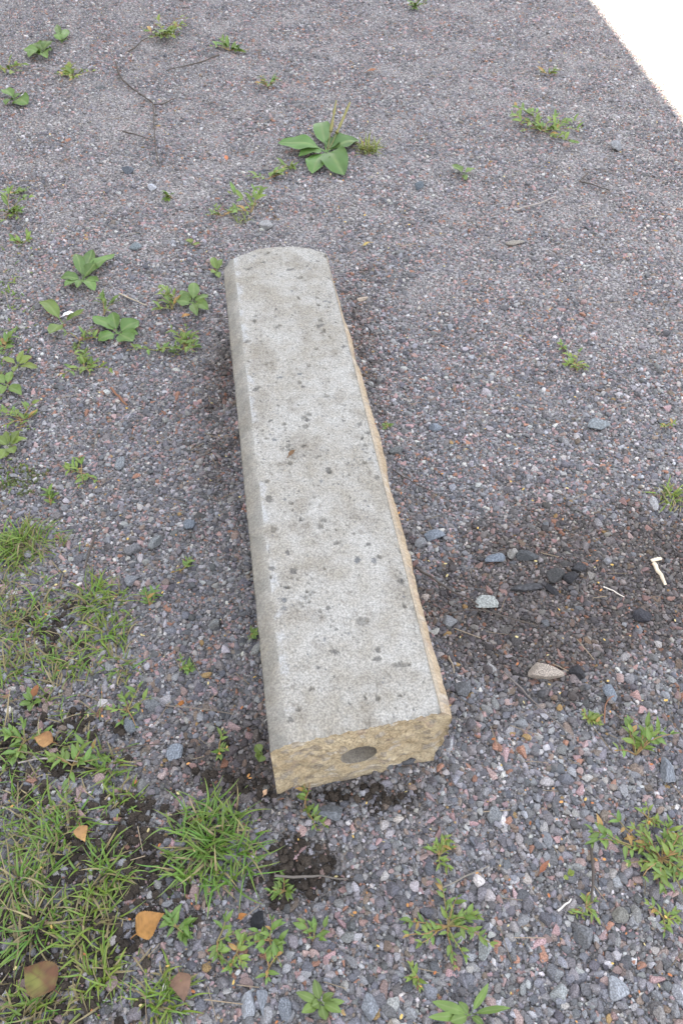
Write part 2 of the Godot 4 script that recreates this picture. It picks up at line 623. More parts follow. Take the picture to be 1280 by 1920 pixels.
func slab(a: Vector3, e: Vector3, n: Vector3, e0: float, e1: float, n0: float, n1: float, h0: float, h1: float, called: String, m: Material, parent: Node) -> MeshInstance3D:
	var b := BoxMesh.new()
	b.size = Vector3(n1 - n0, h1 - h0, e1 - e0)
	var o := part(called, b, m, parent)
	o.transform = Transform3D(Basis(n, UP, -e), a + e * (e0 + e1) * 0.5 + n * (n0 + n1) * 0.5 + UP * (h0 + h1) * 0.5)
	return o

func make_house(a: Vector3, e: Vector3, n: Vector3, h: float) -> void:
	var o := Node3D.new()
	o.name = numbered("house")
	add_child(o)
	tag(o, "long low plastered house left of the yard, outside the picture", "house")
	slab(a, e, n, -10.0, 16.0, -6.0, -0.25, 0.4, h - 0.2, "wall", M.plaster, o)
	slab(a, e, n, -10.05, 16.05, -6.05, -0.2, -0.4, 0.4, "plinth", M.roofing, o)
	slab(a, e, n, -10.3, 16.3, -6.3, 0.0, h - 0.2, h, "roof", M.roofing, o)
	for k in 5:
		var w := slab(a, e, n, -7.0 + k * 4.4, -5.8 + k * 4.4, -0.25, -0.22, 1.1, 2.4, "window", M.roofing, o)
		var b := BoxMesh.new()
		b.size = Vector3(0.012, 1.16, 1.06)
		var p := part("pane", b, M.glass, w)
		p.position = Vector3(0.012, 0, 0)

# ---------------------------------------------------------------- the post
const PH := 0.18
const PW := 0.238
func post_front(t: float, h: float) -> float:
	return 0.065 * t + (0.007 * nf.get_noise_2d(t * 14.0, h * 14.0) + 0.002 * nf.get_noise_2d(t * 38.0, h * 38.0 + 5.0)) * (1.0 - 0.75 * smoothstep(0.13, 0.178, h)) + 0.002 * nf.get_noise_2d(t * 60.0 + 7.0, h * 60.0) + 0.0012 * nf.get_noise_2d(t * 170.0 + 7.0, h * 170.0) + 0.004 * (1.0 - h / PH)

func post_back(t: float) -> float:
	var e := (t - 0.125) / 0.125
	return 1.213 - 0.052 * e * e + 0.004 * nf.get_noise_2d(t * 20.0, 77.0)

# broken faces show the cement paste and, here and there, the split stones in it
var cells := FastNoiseLite.new()
func aggregate(c: Color, a: float, b: float) -> Color:
	var v := cells.get_noise_2d(a, b)
	var w := fposmod(v * 37.0, 1.0)
	if w > 0.2: return c
	return c.lerp([Color(0.27, 0.25, 0.23), Color(0.36, 0.28, 0.22), Color(0.2, 0.175, 0.15), Color(0.47, 0.44, 0.39)][int(w * 19.9)], 0.6)

func make_post() -> void:
	cells.noise_type = FastNoiseLite.TYPE_CELLULAR
	cells.cellular_return_type = FastNoiseLite.RETURN_CELL_VALUE
	cells.frequency = 95.0
	cells.fractal_type = FastNoiseLite.FRACTAL_NONE
	cells.domain_warp_enabled = true
	cells.domain_warp_amplitude = 0.006
	cells.domain_warp_frequency = 120.0
	# outline: left side up, bevel, top, broken right side down, underside
	var ring := []    # [t, h, zone]; zones: 0 left, 1 bevel, 2 top, 3 broken side, 4 underside
	for k in 26: ring.append([0.0, -0.012 + (0.162 + 0.012) * k / 26.0, 0])
	for k in 14: ring.append([0.027 * k / 14.0, 0.162 + 0.018 * sin(k / 14.0 * PI * 0.5), 1])
	var nt := 168
	for k in nt: ring.append([0.027 + (PW - 0.027) * k / nt, PH, 2])
	for k in 44:
		var u := k / 44.0
		ring.append([PW + 0.0, PH - (PH + 0.012) * pow(u, 1.1), 3])
	for k in 14: ring.append([PW * (1.0 - k / 14.0), -0.012, 4])
	var m := ring.size()
	var ns := 800
	# spots: flat pieces of aggregate showing in the skin, and open air holes
	var marks := []
	var r := RandomNumberGenerator.new()
	r.seed = 77
	for k in 5200:
		var big := pow(r.randf(), 22.0)
		var ms := r.randf_range(0.0, 1.2)
		var mt := r.randf_range(0.03, PW)
		if r.randf() > 0.55 + 1.3 * nf.get_noise_2d(ms * 7.0 + 20.0, mt * 7.0): continue
		marks.append([ms, mt, 0.0010 + 0.0050 * big + 0.0008 * r.randf(), r.randf_range(0.35, 1.0), r.randf() * PI, r.randf() < 0.5, r.randf()])
	for q in [[1.081, 0.167, 0.0071, 0.6, 1.57, true, 0.2], [1.116, 0.150, 0.0108, 0.4, 1.5, false, 0.1], [0.175, 0.156, 0.0088, 0.6, 1.2, true, 0.1], [0.179, 0.151, 0.0064, 0.5, 1.0, true, 0.1], [0.193, 0.222, 0.0040, 0.8, 0, true, 0.1], [0.096, 0.198, 0.0130, 0.28, 1.7, true, 0.1], [0.125, 0.169, 0.0046, 0.7, 0, true, 0.1], [0.110, 0.166, 0.0069, 0.5, 1.6, false, 0.1], [0.289, 0.166, 0.0068, 0.8, 0.3, false, 0.99], [0.437, 0.040, 0.0081, 0.8, 0, false, 0.1], [0.370, 0.092, 0.0079, 0.8, 1.5, false, 0.3], [0.192, 0.097, 0.0064, 0.7, 0, false, 0.4], [0.368, 0.117, 0.0053, 0.8, 0, true, 0.1], [0.131, 0.107, 0.0077, 0.6, 2, false, 0.1], [0.207, 0.108, 0.0048, 0.7, 0, false, 0.1], [0.277, 0.026, 0.0042, 1, 0, true, 0.1], [0.294, 0.030, 0.0067, 0.6, 1.5, false, 0.1], [0.283, 0.064, 0.0067, 0.8, 0, false, 0.1], [0.321, 0.059, 0.0051, 0.8, 0, false, 0.05], [0.191, 0.149, 0.0048, 0.6, 0, false, 0.3], [0.516, 0.071, 0.0113, 0.5, 1.5, false, 0.3], [0.035, 0.033, 0.0044, 0.8, 0, false, 0.1], [0.285, 0.192, 0.0059, 0.8, 0, false, 0.9], [0.882, 0.192, 0.0066, 0.7, 0, true, 0.1], [0.911, 0.100, 0.0089, 0.5, 1.0, true, 0.1], [0.901, 0.189, 0.0100, 0.5, 1.0, false, 0.1], [0.870, 0.034, 0.0065, 0.6, 1, true, 0.1], [0.720, 0.040, 0.0072, 0.8, 0, false, 0.1], [0.776, 0.148, 0.0042, 1, 0, true, 0.1], [0.919, 0.191, 0.0056, 0.8, 0, true, 0.1], [0.230, 0.144, 0.0066, 0.6, 1, false, 0.3], [0.223, 0.065, 0.0057, 0.7, 0, false, 0.4], [0.318, 0.189, 0.0052, 0.6, 1.5, false, 0.05], [0.491, 0.148, 0.0065, 0.8, 0, false, 0.1]]: marks.append(q)
	var dep := PackedFloat32Array()
	var spot := PackedColorArray()
	var cs := 1000
	var ct := 200
	dep.resize(cs * ct)
	spot.resize(cs * ct)
	spot.fill(Color(0, 0, 0, 0))
	var tones := [Color(0.1, 0.097, 0.093), Color(0.18, 0.163, 0.14), Color(0.14, 0.125, 0.105), Color(0.12, 0.127, 0.135)]
	for q in marks:
		var rad: float = q[2]
		var i0 := int((q[0] - rad) / 1.25 * cs)
		var i1 := int((q[0] + rad) / 1.25 * cs) + 1
		var j0 := int((q[1] - rad) / 0.25 * ct)
		var j1 := int((q[1] + rad) / 0.25 * ct) + 1
		for i in range(maxi(0, i0), mini(cs - 1, i1) + 1):
			for j in range(maxi(0, j0), mini(ct - 1, j1) + 1):
				var ds: float = i * 1.25 / cs - q[0]
				var dt: float = j * 0.25 / ct - q[1]
				var a: float = ds * cos(q[4]) + dt * sin(q[4])
				var b: float = (-ds * sin(q[4]) + dt * cos(q[4])) / q[3]
				var d := sqrt(a * a + b * b) / rad * (1.0 + 0.7 * nf.get_noise_2d(i * 0.3, j * 0.3))
				if d < 1.0:
					if q[5]: dep[i * ct + j] = maxf(dep[i * ct + j], minf(rad * 1.3, 0.006) * sqrt(1.0 - d * d))
					else:
						var tone: Color = tones[int(q[6] * 3.99)]
						tone.a = smoothstep(1.0, 0.85, d) * (0.3 + 1.1 * absf(q[6] - 0.5))
						spot[i * ct + j] = tone
						dep[i * ct + j] = maxf(dep[i * ct + j], 0.0006 * (1.0 - d))
	var v := PackedVector3Array()
	var col := PackedColorArray()
	v.resize((ns + 1) * m)
	col.resize((ns + 1) * m)
	for j in ns + 1:
		var u := float(j) / ns
		for i in m:
			var t: float = ring[i][0]
			var h: float = ring[i][1]
			var z: int = ring[i][2]
			var s := lerpf(post_front(t, h), post_back(t), u)
			var c := Color(0.44, 0.435, 0.415)
			var n1 := nf.get_noise_2d(s * 5.0, t * 5.0)
			var n2 := nf.get_noise_2d(s * 22.0 + 50.0, t * 22.0)
			var n3 := nf.get_noise_2d(s * 140.0, t * 140.0 + 20.0)
			if z == 3:
				var k := (PH - h) / (PH + 0.012)
				var wide := 0.0045 + 0.0075 * smoothstep(1.15, 0.6, s) + 0.004 * nf.get_noise_2d(s * 6.0, 3.0)
				wide = maxf(0.001, wide)
				var prof := sin(minf(k / 0.11, 1.0) * PI * 0.5) * (1.0 - smoothstep(0.4, 1.0, k) * 0.7)
				var rough := smoothstep(0.0, 0.3, k) * 0.85 + 0.15
				t += wide * prof * 1.25 + rough * (0.004 * nf.get_noise_2d(s * 18.0, h * 18.0) + 0.0025 * nf.get_noise_2d(s * 90.0, h * 90.0))
				h -= 0.002 * rough * nf.get_noise_2d(s * 80.0, 50.0 + h * 60.0)
				c = Color(0.42, 0.345, 0.25).lerp(Color(0.34, 0.27, 0.185), clampf(0.5 + n2, 0, 1))
				c = aggregate(c, s, h)
				c = c.lerp(Color(0.27, 0.2, 0.13), clampf(n3 * 1.2, 0, 0.45))
				if k < 0.03: c = c.lerp(Color(0.38, 0.34, 0.28), 0.6)
			else:
				# weathered skin of cement: limy pale areas, brownish grime, grain
				var pale := clampf(0.5 + 0.7 * n1 + 0.6 * n2, 0.0, 1.0)
				c = Color(0.3, 0.281, 0.241).lerp(Color(0.382, 0.374, 0.347), pale)
				c = c.lerp(Color(0.2, 0.178, 0.145), clampf(nf.get_noise_2d(s * 9.0 + 90.0, t * 12.0) * 1.3 - 0.2, 0.0, 0.4))
				c = c * (1.0 + 0.24 * n3 + 0.3 * minf(0.0, nf.get_noise_2d(s * 70.0 + 9.0, t * 70.0) + 0.12))
				if z <= 1:  # left side and bevel coloured darker to stand in for their shade
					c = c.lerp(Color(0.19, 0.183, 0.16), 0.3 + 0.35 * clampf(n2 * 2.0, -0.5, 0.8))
				if z == 2:
					if t < 0.04: c = c.lerp(Color(0.40, 0.405, 0.40), clampf(smoothstep(0.042, 0.03, t + 0.008 * n3) * (2.2 * n2 + 0.9 * n3), 0.0, 0.7))
					var ci := clampi(roundi(s / 1.25 * cs), 0, cs - 1)
					var cj := clampi(roundi(t / 0.25 * ct), 0, ct - 1)
					h -= dep[ci * ct + cj] + 0.0016 * absf(n1) + 0.0009 * n2 + 0.0005 * n3
					var sp := spot[ci * ct + cj]
					c = c.lerp(Color(sp.r, sp.g, sp.b), sp.a)
					var edge := smoothstep(0.012, 0.0, PW - t + 0.008 * nf.get_noise_2d(s * 30.0, 9.0))
					h -= 0.0015 * edge * edge
				else:
					t += 0.0012 * n2 + 0.0006 * n3
				h -= 0.0035 * smoothstep(0.016, 0.0, s - post_front(t, h)) * clampf(0.4 + 2.0 * nf.get_noise_2d(t * 45.0, 31.0), 0.0, 1.0) * (1.0 if z == 2 or z == 1 else 0.0)
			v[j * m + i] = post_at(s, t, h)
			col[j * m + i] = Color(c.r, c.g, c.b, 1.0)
	var o := base("concrete_post", Vector3.ZERO)
	tag(o, "broken grey concrete post lying on the gravel with a round hole in its tan end", "concrete post")
	var skin := PackedInt32Array()
	var side := PackedInt32Array()
	var under := PackedInt32Array()
	for j in ns:
		for i in m:
			var a := j * m + i
			var b := j * m + (i + 1) % m
			var q := [a, a + m, b, b, a + m, b + m]
			match ring[i][2]:
				3: side.append_array(q)
				4: under.append_array(q)
				_: skin.append_array(q)
	part("cast_face", build(v, skin, col), M.concrete, o).set_meta("label", "weathered grey cast top and bevelled edge with small pits")
	part("broken_side", build(v, side, col), M.fracture, o).set_meta("label", "rough pale tan broken side")
	part("underside", build(v, under, col), M.concrete, o)
	# broken near end with its hole, and the far end
	var hole := Vector2(0.124, 0.084)
	var hr := 0.027
	for end in 2:
		var nr := 44 if end == 0 else 6
		var ev := PackedVector3Array()
		var ec := PackedColorArray()
		for k in nr + 1:
			var u := float(k) / nr
			for i in m:
				var rim: Vector3 = v[(0 if end == 0 else ns * m) + i]
				var rq := to_post(rim.x, -rim.z)
				var dirv := (Vector2(rq.y, rim.y) - hole)
				var inner := hole + dirv.normalized() * hr * (1.0 + 0.05 * nf.get_noise_2d(dirv.angle() * 2.0, 4.0)) if end == 0 else hole
				var p := inner.lerp(Vector2(rq.y, rim.y), u)
				var s := post_front(p.x, p.y)
				if end == 1: s = post_back(p.x)
				else:
					s += 0.0025 * clampf(nf.get_noise_2d(p.x * 35.0, p.y * 80.0), 0.0, 1.0) * smoothstep(1.0, 0.9, u)
					s = lerpf(0.065 * p.x + 0.004, s, smoothstep(0.0, 0.014, (p - inner).length()))
				ev.append(rim if k == nr else post_at(s, p.x, p.y))
				var n2 := nf.get_noise_2d(p.x * 18.0 + 3.0, p.y * 26.0)
				var n3 := nf.get_noise_2d(p.x * 120.0, p.y * 120.0)
				var c := Color(0.47, 0.395, 0.27).lerp(Color(0.395, 0.315, 0.2), clampf(0.45 + 1.3 * n2, 0, 1))
				c = c.lerp(Color(0.50, 0.42, 0.285), clampf(nf.get_noise_2d(p.x * 9.0, p.y * 9.0 + 40.0) * 1.4, 0, 0.8))
				c = aggregate(c, p.x, p.y)
				c = c.lerp(Color(0.2, 0.15, 0.095), clampf(n3 * 1.6 - 0.25, 0, 0.55))
				ec.append(Color(c.r, c.g, c.b, 1.0))
		var idx := PackedInt32Array()
		for k in nr:
			for i in m:
				var a := k * m + i
				var b := k * m + (i + 1) % m
				if end == 0: idx.append_array([a, a + m, b, b, a + m, b + m])
				else: idx.append_array([a, b, a + m, b, b + m, a + m])
		var e := part("broken_end" if end == 0 else "far_end", build(ev, idx, ec), M.fracture, o)
		if end == 0:
			e.set_meta("label", "rough tan broken end with a round hole")
			var hv := PackedVector3Array()
			var hc := PackedColorArray()
			var deep := 12
			for k in deep + 1:
				for i in m:
					var rim := ev[i]
					var rq := to_post(rim.x, -rim.z)
					var d := Vector2(rq.y, rim.y) - hole
					var ss := rq.x + 0.2 * pow(float(k) / deep, 1.6)
					if k == deep: d *= 0.01
					hv.append(rim if k == 0 else post_at(ss, hole.x + d.x, hole.y + d.y))
					var n := 1.0 + 0.3 * nf.get_noise_2d(ss * 60.0, i * 0.1)
					hc.append(Color(0.3 * n, 0.27 * n, 0.225 * n, 1.0))
			var hi := PackedInt32Array()
			for k in deep:
				for i in m:
					var a := k * m + i
					var b := k * m + (i + 1) % m
					hi.append_array([a, b, a + m, b, b + m, a + m])
			part("hole_lining", build(hv, hi, hc), M.concrete, e)

# ---------------------------------------------------------------- gravel
const KINDS := ["dark", "grey", "pale", "pink", "brown", "white"]
func kind_of(x: float, f: float) -> int:
	var q := rng.randf()
	var pinker := 0.07 * nz.get_noise_2d(x * 2.0 + 11.0, f * 2.0) + 0.09 * smoothstep(0.6, 1.6, f)
	var whiter := 0.04 * smoothstep(0.7, 1.6, f)
	if q < 0.27 - 0.09 * smoothstep(0.7, 2.0, f): return 0
	if q < 0.63 - pinker: return 1
	if q < 0.76 - pinker: return 2
	if q < 0.89 + pinker * 0.4 - whiter: return 3
	if q < 0.965 - whiter: return 4
	return 5

func gravel_colour(kind: int, x: float, f: float) -> Color:
	var base_c: Color = [Color(0.175, 0.173, 0.186), Color(0.288, 0.281, 0.294), Color(0.43, 0.42, 0.425), Color(0.47, 0.33, 0.32), Color(0.28, 0.225, 0.19), Color(0.66, 0.64, 0.625)][kind]
	var k := rng.randf_range(0.74, 1.24)
	var c := Color(base_c.r * k * rng.randf_range(0.94, 1.06), base_c.g * k, base_c.b * k * rng.randf_range(0.92, 1.08))
	if kind == 3 and rng.randf() < 0.25: c = Color(0.42, 0.235, 0.17) * k
	if kind == 4 and rng.randf() < 0.06: c = Color(0.42, 0.29, 0.14) * k
	c = c.lerp(Color(0.455, 0.425, 0.425), dust(x, f) * rng.randf_range(0.05, 0.62))
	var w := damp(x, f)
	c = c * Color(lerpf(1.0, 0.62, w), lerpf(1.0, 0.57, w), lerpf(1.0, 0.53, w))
	var so := soil(x, f)
	c = c.lerp(Color(0.09, 0.075, 0.06), so * 0.45 * rng.randf())
	return Color(c.r, c.g, c.b, 1.0)

func mean_size(f: float, xx := 0.3) -> float:
	return 0.0078 + 0.0022 * (1.0 - smoothstep(0.05, 1.0, f)) * (0.6 + 0.4 * smoothstep(-0.25, 0.2, xx))

func make_gravel() -> void:
	var lists := [[], [], [], [], [], []]
	var grit := []
	for layer in 2:
		var f := -0.25
		while f < 4.7:
			var cell := mean_size(f) * (0.86 if layer == 0 else 1.05)
			var hw := 0.75 + 0.35 * f
			var x := -hw
			while x < hw:
				var px := x + rng.randf() * cell
				var pf := f + rng.randf() * cell
				x += cell
				var q := to_post(px, pf)
				if q.x > 0.03 and q.x < 1.15 and q.y > 0.02 and q.y < 0.22: continue
				var so := soil(px, pf) if pf < 1.6 else 0.0
				if rng.randf() < so * 0.86: continue
				var du := dust(px, pf)
				if rng.randf() < du * 0.5: continue
				var d := mean_size(pf, px) * exp(rng.randfn() * 0.36) * (1.0 if layer == 0 else 0.8)
				if pf < 0.6 and px > 0.0 and rng.randf() < 0.1: d *= 1.45
				d = minf(d, 0.022)
				var kind := kind_of(px, pf)
				var b := Basis.from_euler(Vector3(rng.randfn() * 0.35, rng.randf() * TAU, rng.randfn() * 0.35))
				b = b.scaled_local(Vector3(d * rng.randf_range(0.95, 1.45), d * rng.randf_range(0.45, 0.85), d * rng.randf_range(0.75, 1.1)))
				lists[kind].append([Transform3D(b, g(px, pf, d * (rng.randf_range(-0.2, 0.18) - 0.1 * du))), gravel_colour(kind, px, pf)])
			f += cell
	var f := -0.2
	while f < 1.7:
		var cell := 0.0043 + 0.002 * maxf(f, 0.0)
		var hw := 0.7 + 0.33 * f
		var x := -hw
		while x < hw:
			var px := x + rng.randf() * cell
			var pf := f + rng.randf() * cell
			x += cell
			if rng.randf() < 0.25: continue
			if rng.randf() < (soil(px, pf) if pf < 1.6 else 0.0) * 0.55: continue
			var q := to_post(px, pf)
			if q.x > 0.03 and q.x < 1.15 and q.y > 0.02 and q.y < 0.22: continue
			var d := rng.randf_range(0.002, 0.0052)
			var b := Basis.from_euler(Vector3(rng.randfn() * 0.5, rng.randf() * TAU, rng.randfn() * 0.5)).scaled_local(Vector3(d * 1.3, d * 0.8, d))
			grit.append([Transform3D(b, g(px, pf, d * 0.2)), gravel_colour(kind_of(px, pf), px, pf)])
		f += cell
	var words := ["dark blue grey crushed gravel all over the yard", "mid grey crushed gravel all over the yard", "pale grey crushed gravel all over the yard", "pink and salmon granite chips all over the gravel yard", "brown stone chips mixed all over the gravel yard", "white quartz chips sprinkled over the gravel yard"]
	var total := grit.size()
	for k in 6:
		scatter(KINDS[k] + "_gravel", stone_mesh(2, 11, 0.42, 0.05, 31 + k * 7), M.stone, lists[k], words[k], "gravel")
		total += lists[k].size()
	scatter("grit", stone_mesh(0, 4, 0.7, 0.0, 5), M.stone, grit, "fine grit and small chips between the gravel stones", "grit")
	print("gravel ", total)
	# the larger stones of the gravel, one by one
	var meshes := []
	for k in 12: meshes.append(stone_mesh(2, 11, 0.42, 0.05, 200 + k))
	var mats := []
	for k in 4:
		for c in [Color(0.15, 0.155, 0.165), Color(0.23, 0.232, 0.245), Color(0.31, 0.312, 0.325), Color(0.36, 0.27, 0.25)]:
			mats.append(stone_material(c * (0.8 + 0.14 * k)))
	var ground := get_node("ground")
	var done := 0
	while done < 230:
		var pf := rng.randf_range(0.1, 1.5)
		if rng.randf() > 1.15 - 0.72 * pf: continue
		var px := rng.randf_range(-0.45 - 0.25 * pf, 0.45 + 0.25 * pf)
		var q := to_post(px, pf)
		if q.x > -0.02 and q.x < 1.22 and q.y > -0.02 and q.y < 0.27: continue
		if rng.randf() < soil(px, pf) * 0.7: continue
		var d := rng.randf_range(0.0125, 0.0195) * (1.0 - 0.2 * pf)
		var o := part("gravel_stone", meshes[rng.randi() % 12], mats[mini(rng.randi() % 18, 15)], ground)
		var b := Basis.from_euler(Vector3(rng.randfn() * 0.25, rng.randf() * TAU, rng.randfn() * 0.25)).scaled_local(Vector3(d * rng.randf_range(1.0, 1.5), d * rng.randf_range(0.5, 0.8), d))
		o.transform = Transform3D(b, g(px, pf, d * 0.22))
		done += 1

func make_stones() -> void:
	loose_stone("pale speckled granite stone, largest on the dark gravel right of the post", 0.339, 0.636, 0.0633, 0.0425, 0.0280, 0.1, Color(0.52, 0.45, 0.38), 11, true)
	loose_stone("light grey pointed stone on a dark twig, right of the post", 0.259, 0.773, 0.0466, 0.0393, 0.0259, 0.5, Color(0.4, 0.42, 0.4), 12, false)
	loose_stone("dark oblong block of stone on the damp gravel above the light pointed stone", 0.328, 0.812, 0.0734, 0.0290, 0.0191, 0, Color(0.085, 0.085, 0.09), 13, false)
	loose_stone("dark chunky stone just right of the dark oblong stone", 0.391, 0.831, 0.0358, 0.0361, 0.0237, 0.4, Color(0.08, 0.08, 0.08), 14, false)
	loose_stone("black wedge stone leaning beside the dark chunky stone", 0.416, 0.830, 0.0287, 0.0338, 0.0189, 0.9, Color(0.045, 0.045, 0.05), 15, false)
	loose_stone("small dark flat stone above the black wedge stone", 0.434, 0.849, 0.0361, 0.0274, 0.0181, 0.2, Color(0.06, 0.06, 0.065), 16, false)
	loose_stone("thin dark splinter of stone between the oblong and chunky stones", 0.379, 0.808, 0.0166, 0.0379, 0.0109, 0.6, Color(0.045, 0.045, 0.05), 17, false)
	loose_stone("dark flat angular stone above the dark oblong stone", 0.347, 0.880, 0.0488, 0.0302, 0.0199, 0.3, Color(0.1, 0.105, 0.11), 18, false)
	loose_stone("blue grey flat stone left of the dark angular stone", 0.283, 0.873, 0.0438, 0.0277, 0.0183, 0.2, Color(0.2, 0.23, 0.27), 19, false)
	loose_stone("rounded grey stone between the blue grey and dark angular stones", 0.322, 0.885, 0.0294, 0.0279, 0.0184, 0.2, Color(0.32, 0.31, 0.29), 20, false)
	loose_stone("black lump of stone right of the pale granite stone", 0.392, 0.638, 0.0284, 0.0324, 0.0187, 0.2, Color(0.045, 0.045, 0.05), 21, false)
	loose_stone("dark triangular stone on the damp gravel below the wood chips", 0.529, 0.749, 0.0345, 0.0323, 0.0213, 0.8, Color(0.06, 0.06, 0.07), 22, false)
	loose_stone("grey pointed stone by the near right edge of the post", 0.188, 0.739, 0.0298, 0.0235, 0.0155, 0.2, Color(0.27, 0.275, 0.285), 23, false)
	loose_stone("flat blue grey stone beside the middle right edge of the post", 0.176, 0.931, 0.0449, 0.0311, 0.0205, 0.1, Color(0.22, 0.25, 0.29), 24, false)
	loose_stone("small upright grey stone touching the right edge of the post", 0.149, 0.915, 0.0248, 0.0308, 0.0164, 0.1, Color(0.27, 0.275, 0.285), 25, false)
	loose_stone("flat grey slab of stone beside the near right corner of the post", 0.201, 0.610, 0.0323, 0.0418, 0.0213, 0.1, Color(0.17, 0.175, 0.185), 26, false)
	loose_stone("narrow blue grey stone standing in the gravel right of the granite stone", 0.438, 0.600, 0.0214, 0.0357, 0.0141, 0.1, Color(0.22, 0.25, 0.29), 27, false)
	loose_stone("long slate grey stone lying near the right border, beside the bright weed", 0.496, 0.469, 0.0261, 0.0480, 0.0172, 0.1, Color(0.24, 0.26, 0.29), 28, false)
	loose_stone("slim pale grey stone standing by the grass on the right border", 0.615, 1.015, 0.0207, 0.0426, 0.0137, 0.1, Color(0.42, 0.42, 0.43), 29, false)
	loose_stone("large angular grey stone alone on the fine gravel right of the post", 0.550, 1.221, 0.0505, 0.0451, 0.0298, 0.3, Color(0.29, 0.32, 0.34), 30, false)
	loose_stone("small blue grey stone on the gravel right of the middle of the post", 0.202, 1.228, 0.0338, 0.0254, 0.0168, 0.3, Color(0.22, 0.25, 0.29), 31, false)
	loose_stone("dark grey stone close to the right edge of the post", 0.114, 1.154, 0.0383, 0.0298, 0.0197, 0.3, Color(0.19, 0.2, 0.2), 32, false)
	loose_stone("pale beige stone beside the far right edge of the post", 0.054, 1.697, 0.0315, 0.0199, 0.0131, 0.1, Color(0.55, 0.46, 0.37), 33, false)
	loose_stone("smooth grey stone near the sunlit corner", 0.887, 2.531, 0.0526, 0.0525, 0.0346, 0.1, Color(0.33, 0.34, 0.36), 34, false)
	loose_stone("dark blue grey stone right of the large plantain", 0.233, 2.266, 0.0432, 0.0400, 0.0264, 0.2, Color(0.16, 0.19, 0.22), 35, false)
	loose_stone("flat tan stone lying alone above the middle of the right side", 0.479, 1.961, 0.0540, 0.0226, 0.0149, 0.1, Color(0.33, 0.3, 0.26), 36, false)
	loose_stone("dark blue pebble on the pale dusty gravel", -0.660, 2.375, 0.0445, 0.0419, 0.0276, 0.1, Color(0.15, 0.17, 0.2), 37, false)
	loose_stone("pale blue white flake standing on the dusty gravel", -0.567, 2.266, 0.0334, 0.0400, 0.0220, 0.4, Color(0.55, 0.57, 0.62), 38, false)
	loose_stone("rounded grey stone between the far end of the post and the sprigs", -0.213, 2.048, 0.0406, 0.0385, 0.0254, 0.1, Color(0.36, 0.36, 0.36), 39, false)
	loose_stone("square blue grey stone left of the far end of the post", -0.563, 1.936, 0.0393, 0.0305, 0.0201, 0.1, Color(0.24, 0.28, 0.3), 40, false)
	loose_stone("square grey stone on the gravel left of the middle of the post", -0.351, 0.911, 0.0371, 0.0354, 0.0234, 0.1, Color(0.25, 0.265, 0.27), 41, false)
	loose_stone("grey rounded stone left of the square grey stone", -0.392, 0.895, 0.0344, 0.0281, 0.0185, 0.4, Color(0.21, 0.21, 0.22), 42, false)
	loose_stone("flat grey stone below the square grey stone", -0.381, 0.825, 0.0286, 0.0292, 0.0189, 0.1, Color(0.25, 0.26, 0.28), 43, false)
	loose_stone("grey angular stone left of the near half of the post", -0.219, 0.734, 0.0343, 0.0342, 0.0225, 0.5, Color(0.27, 0.28, 0.28), 44, false)
	loose_stone("blue grey splinter stone above the square grey stone", -0.290, 0.950, 0.0252, 0.0314, 0.0166, 0.5, Color(0.22, 0.25, 0.29), 45, false)
	loose_stone("long grey stone left of the post, beside the dark gravel", -0.457, 1.117, 0.0270, 0.0452, 0.0178, 0.2, Color(0.26, 0.28, 0.3), 46, false)
	loose_stone("small white pebble below the leafy weeds on the left", -0.527, 1.341, 0.0235, 0.0195, 0.0129, 0.1, Color(0.6, 0.62, 0.6), 47, false)
	loose_stone("grey rounded stone left of the near end of the post", -0.257, 0.498, 0.0305, 0.0300, 0.0198, 0.1, Color(0.26, 0.29, 0.33), 48, false)
	loose_stone("flat dark grey stone left of the near half of the post", -0.304, 0.578, 0.0318, 0.0254, 0.0168, 0.2, Color(0.2, 0.21, 0.22), 49, false)
	loose_stone("flat slate stone above the rounded grey stone by the near end", -0.333, 0.545, 0.0292, 0.0308, 0.0192, 0.7, Color(0.19, 0.21, 0.23), 50, false)
	loose_stone("orange brown pebble left of the near half of the post", -0.261, 0.585, 0.0138, 0.0108, 0.0071, 0.1, Color(0.5, 0.2, 0.06), 51, false)
	loose_stone("broad flat grey stone set in the soil in front of the post", -0.019, 0.403, 0.0579, 0.0339, 0.0224, 0.1, Color(0.2, 0.215, 0.235), 52, false)
	loose_stone("black charred lump on the soil below the hollow", -0.110, 0.256, 0.0266, 0.0416, 0.0176, 0.2, Color(0.035, 0.037, 0.042), 53, false)
	loose_stone("dark grey heart shaped stone among the near gravel", 0.327, 0.244, 0.0317, 0.0314, 0.0207, 0.2, Color(0.2, 0.205, 0.215), 54, false)
	loose_stone("light grey angular stone right of the near sprawling weed", 0.190, 0.227, 0.0244, 0.0328, 0.0161, 0.1, Color(0.33, 0.35, 0.35), 55, false)
	loose_stone("light grey slanted slab in the lower right gravel", 0.357, 0.180, 0.0288, 0.0354, 0.0190, 0.3, Color(0.35, 0.37, 0.4), 56, false)
	loose_stone("light grey square stone left of the slanted slab", 0.281, 0.177, 0.0253, 0.0257, 0.0167, 0.1, Color(0.34, 0.36, 0.36), 57, false)
	loose_stone("upright oval grey stone in the near gravel below the slate stone", 0.300, 0.371, 0.0171, 0.0316, 0.0113, 0.1, Color(0.27, 0.28, 0.3), 58, false)
	loose_stone("grey faceted stone in the gravel right of the broken end", 0.228, 0.402, 0.0270, 0.0303, 0.0178, 0.4, Color(0.24, 0.25, 0.26), 59, false)
	loose_stone("long grey stone on the lower border beside its pale neighbour", -0.119, 0.163, 0.0184, 0.0415, 0.0122, 0.1, Color(0.34, 0.36, 0.39), 60, false)
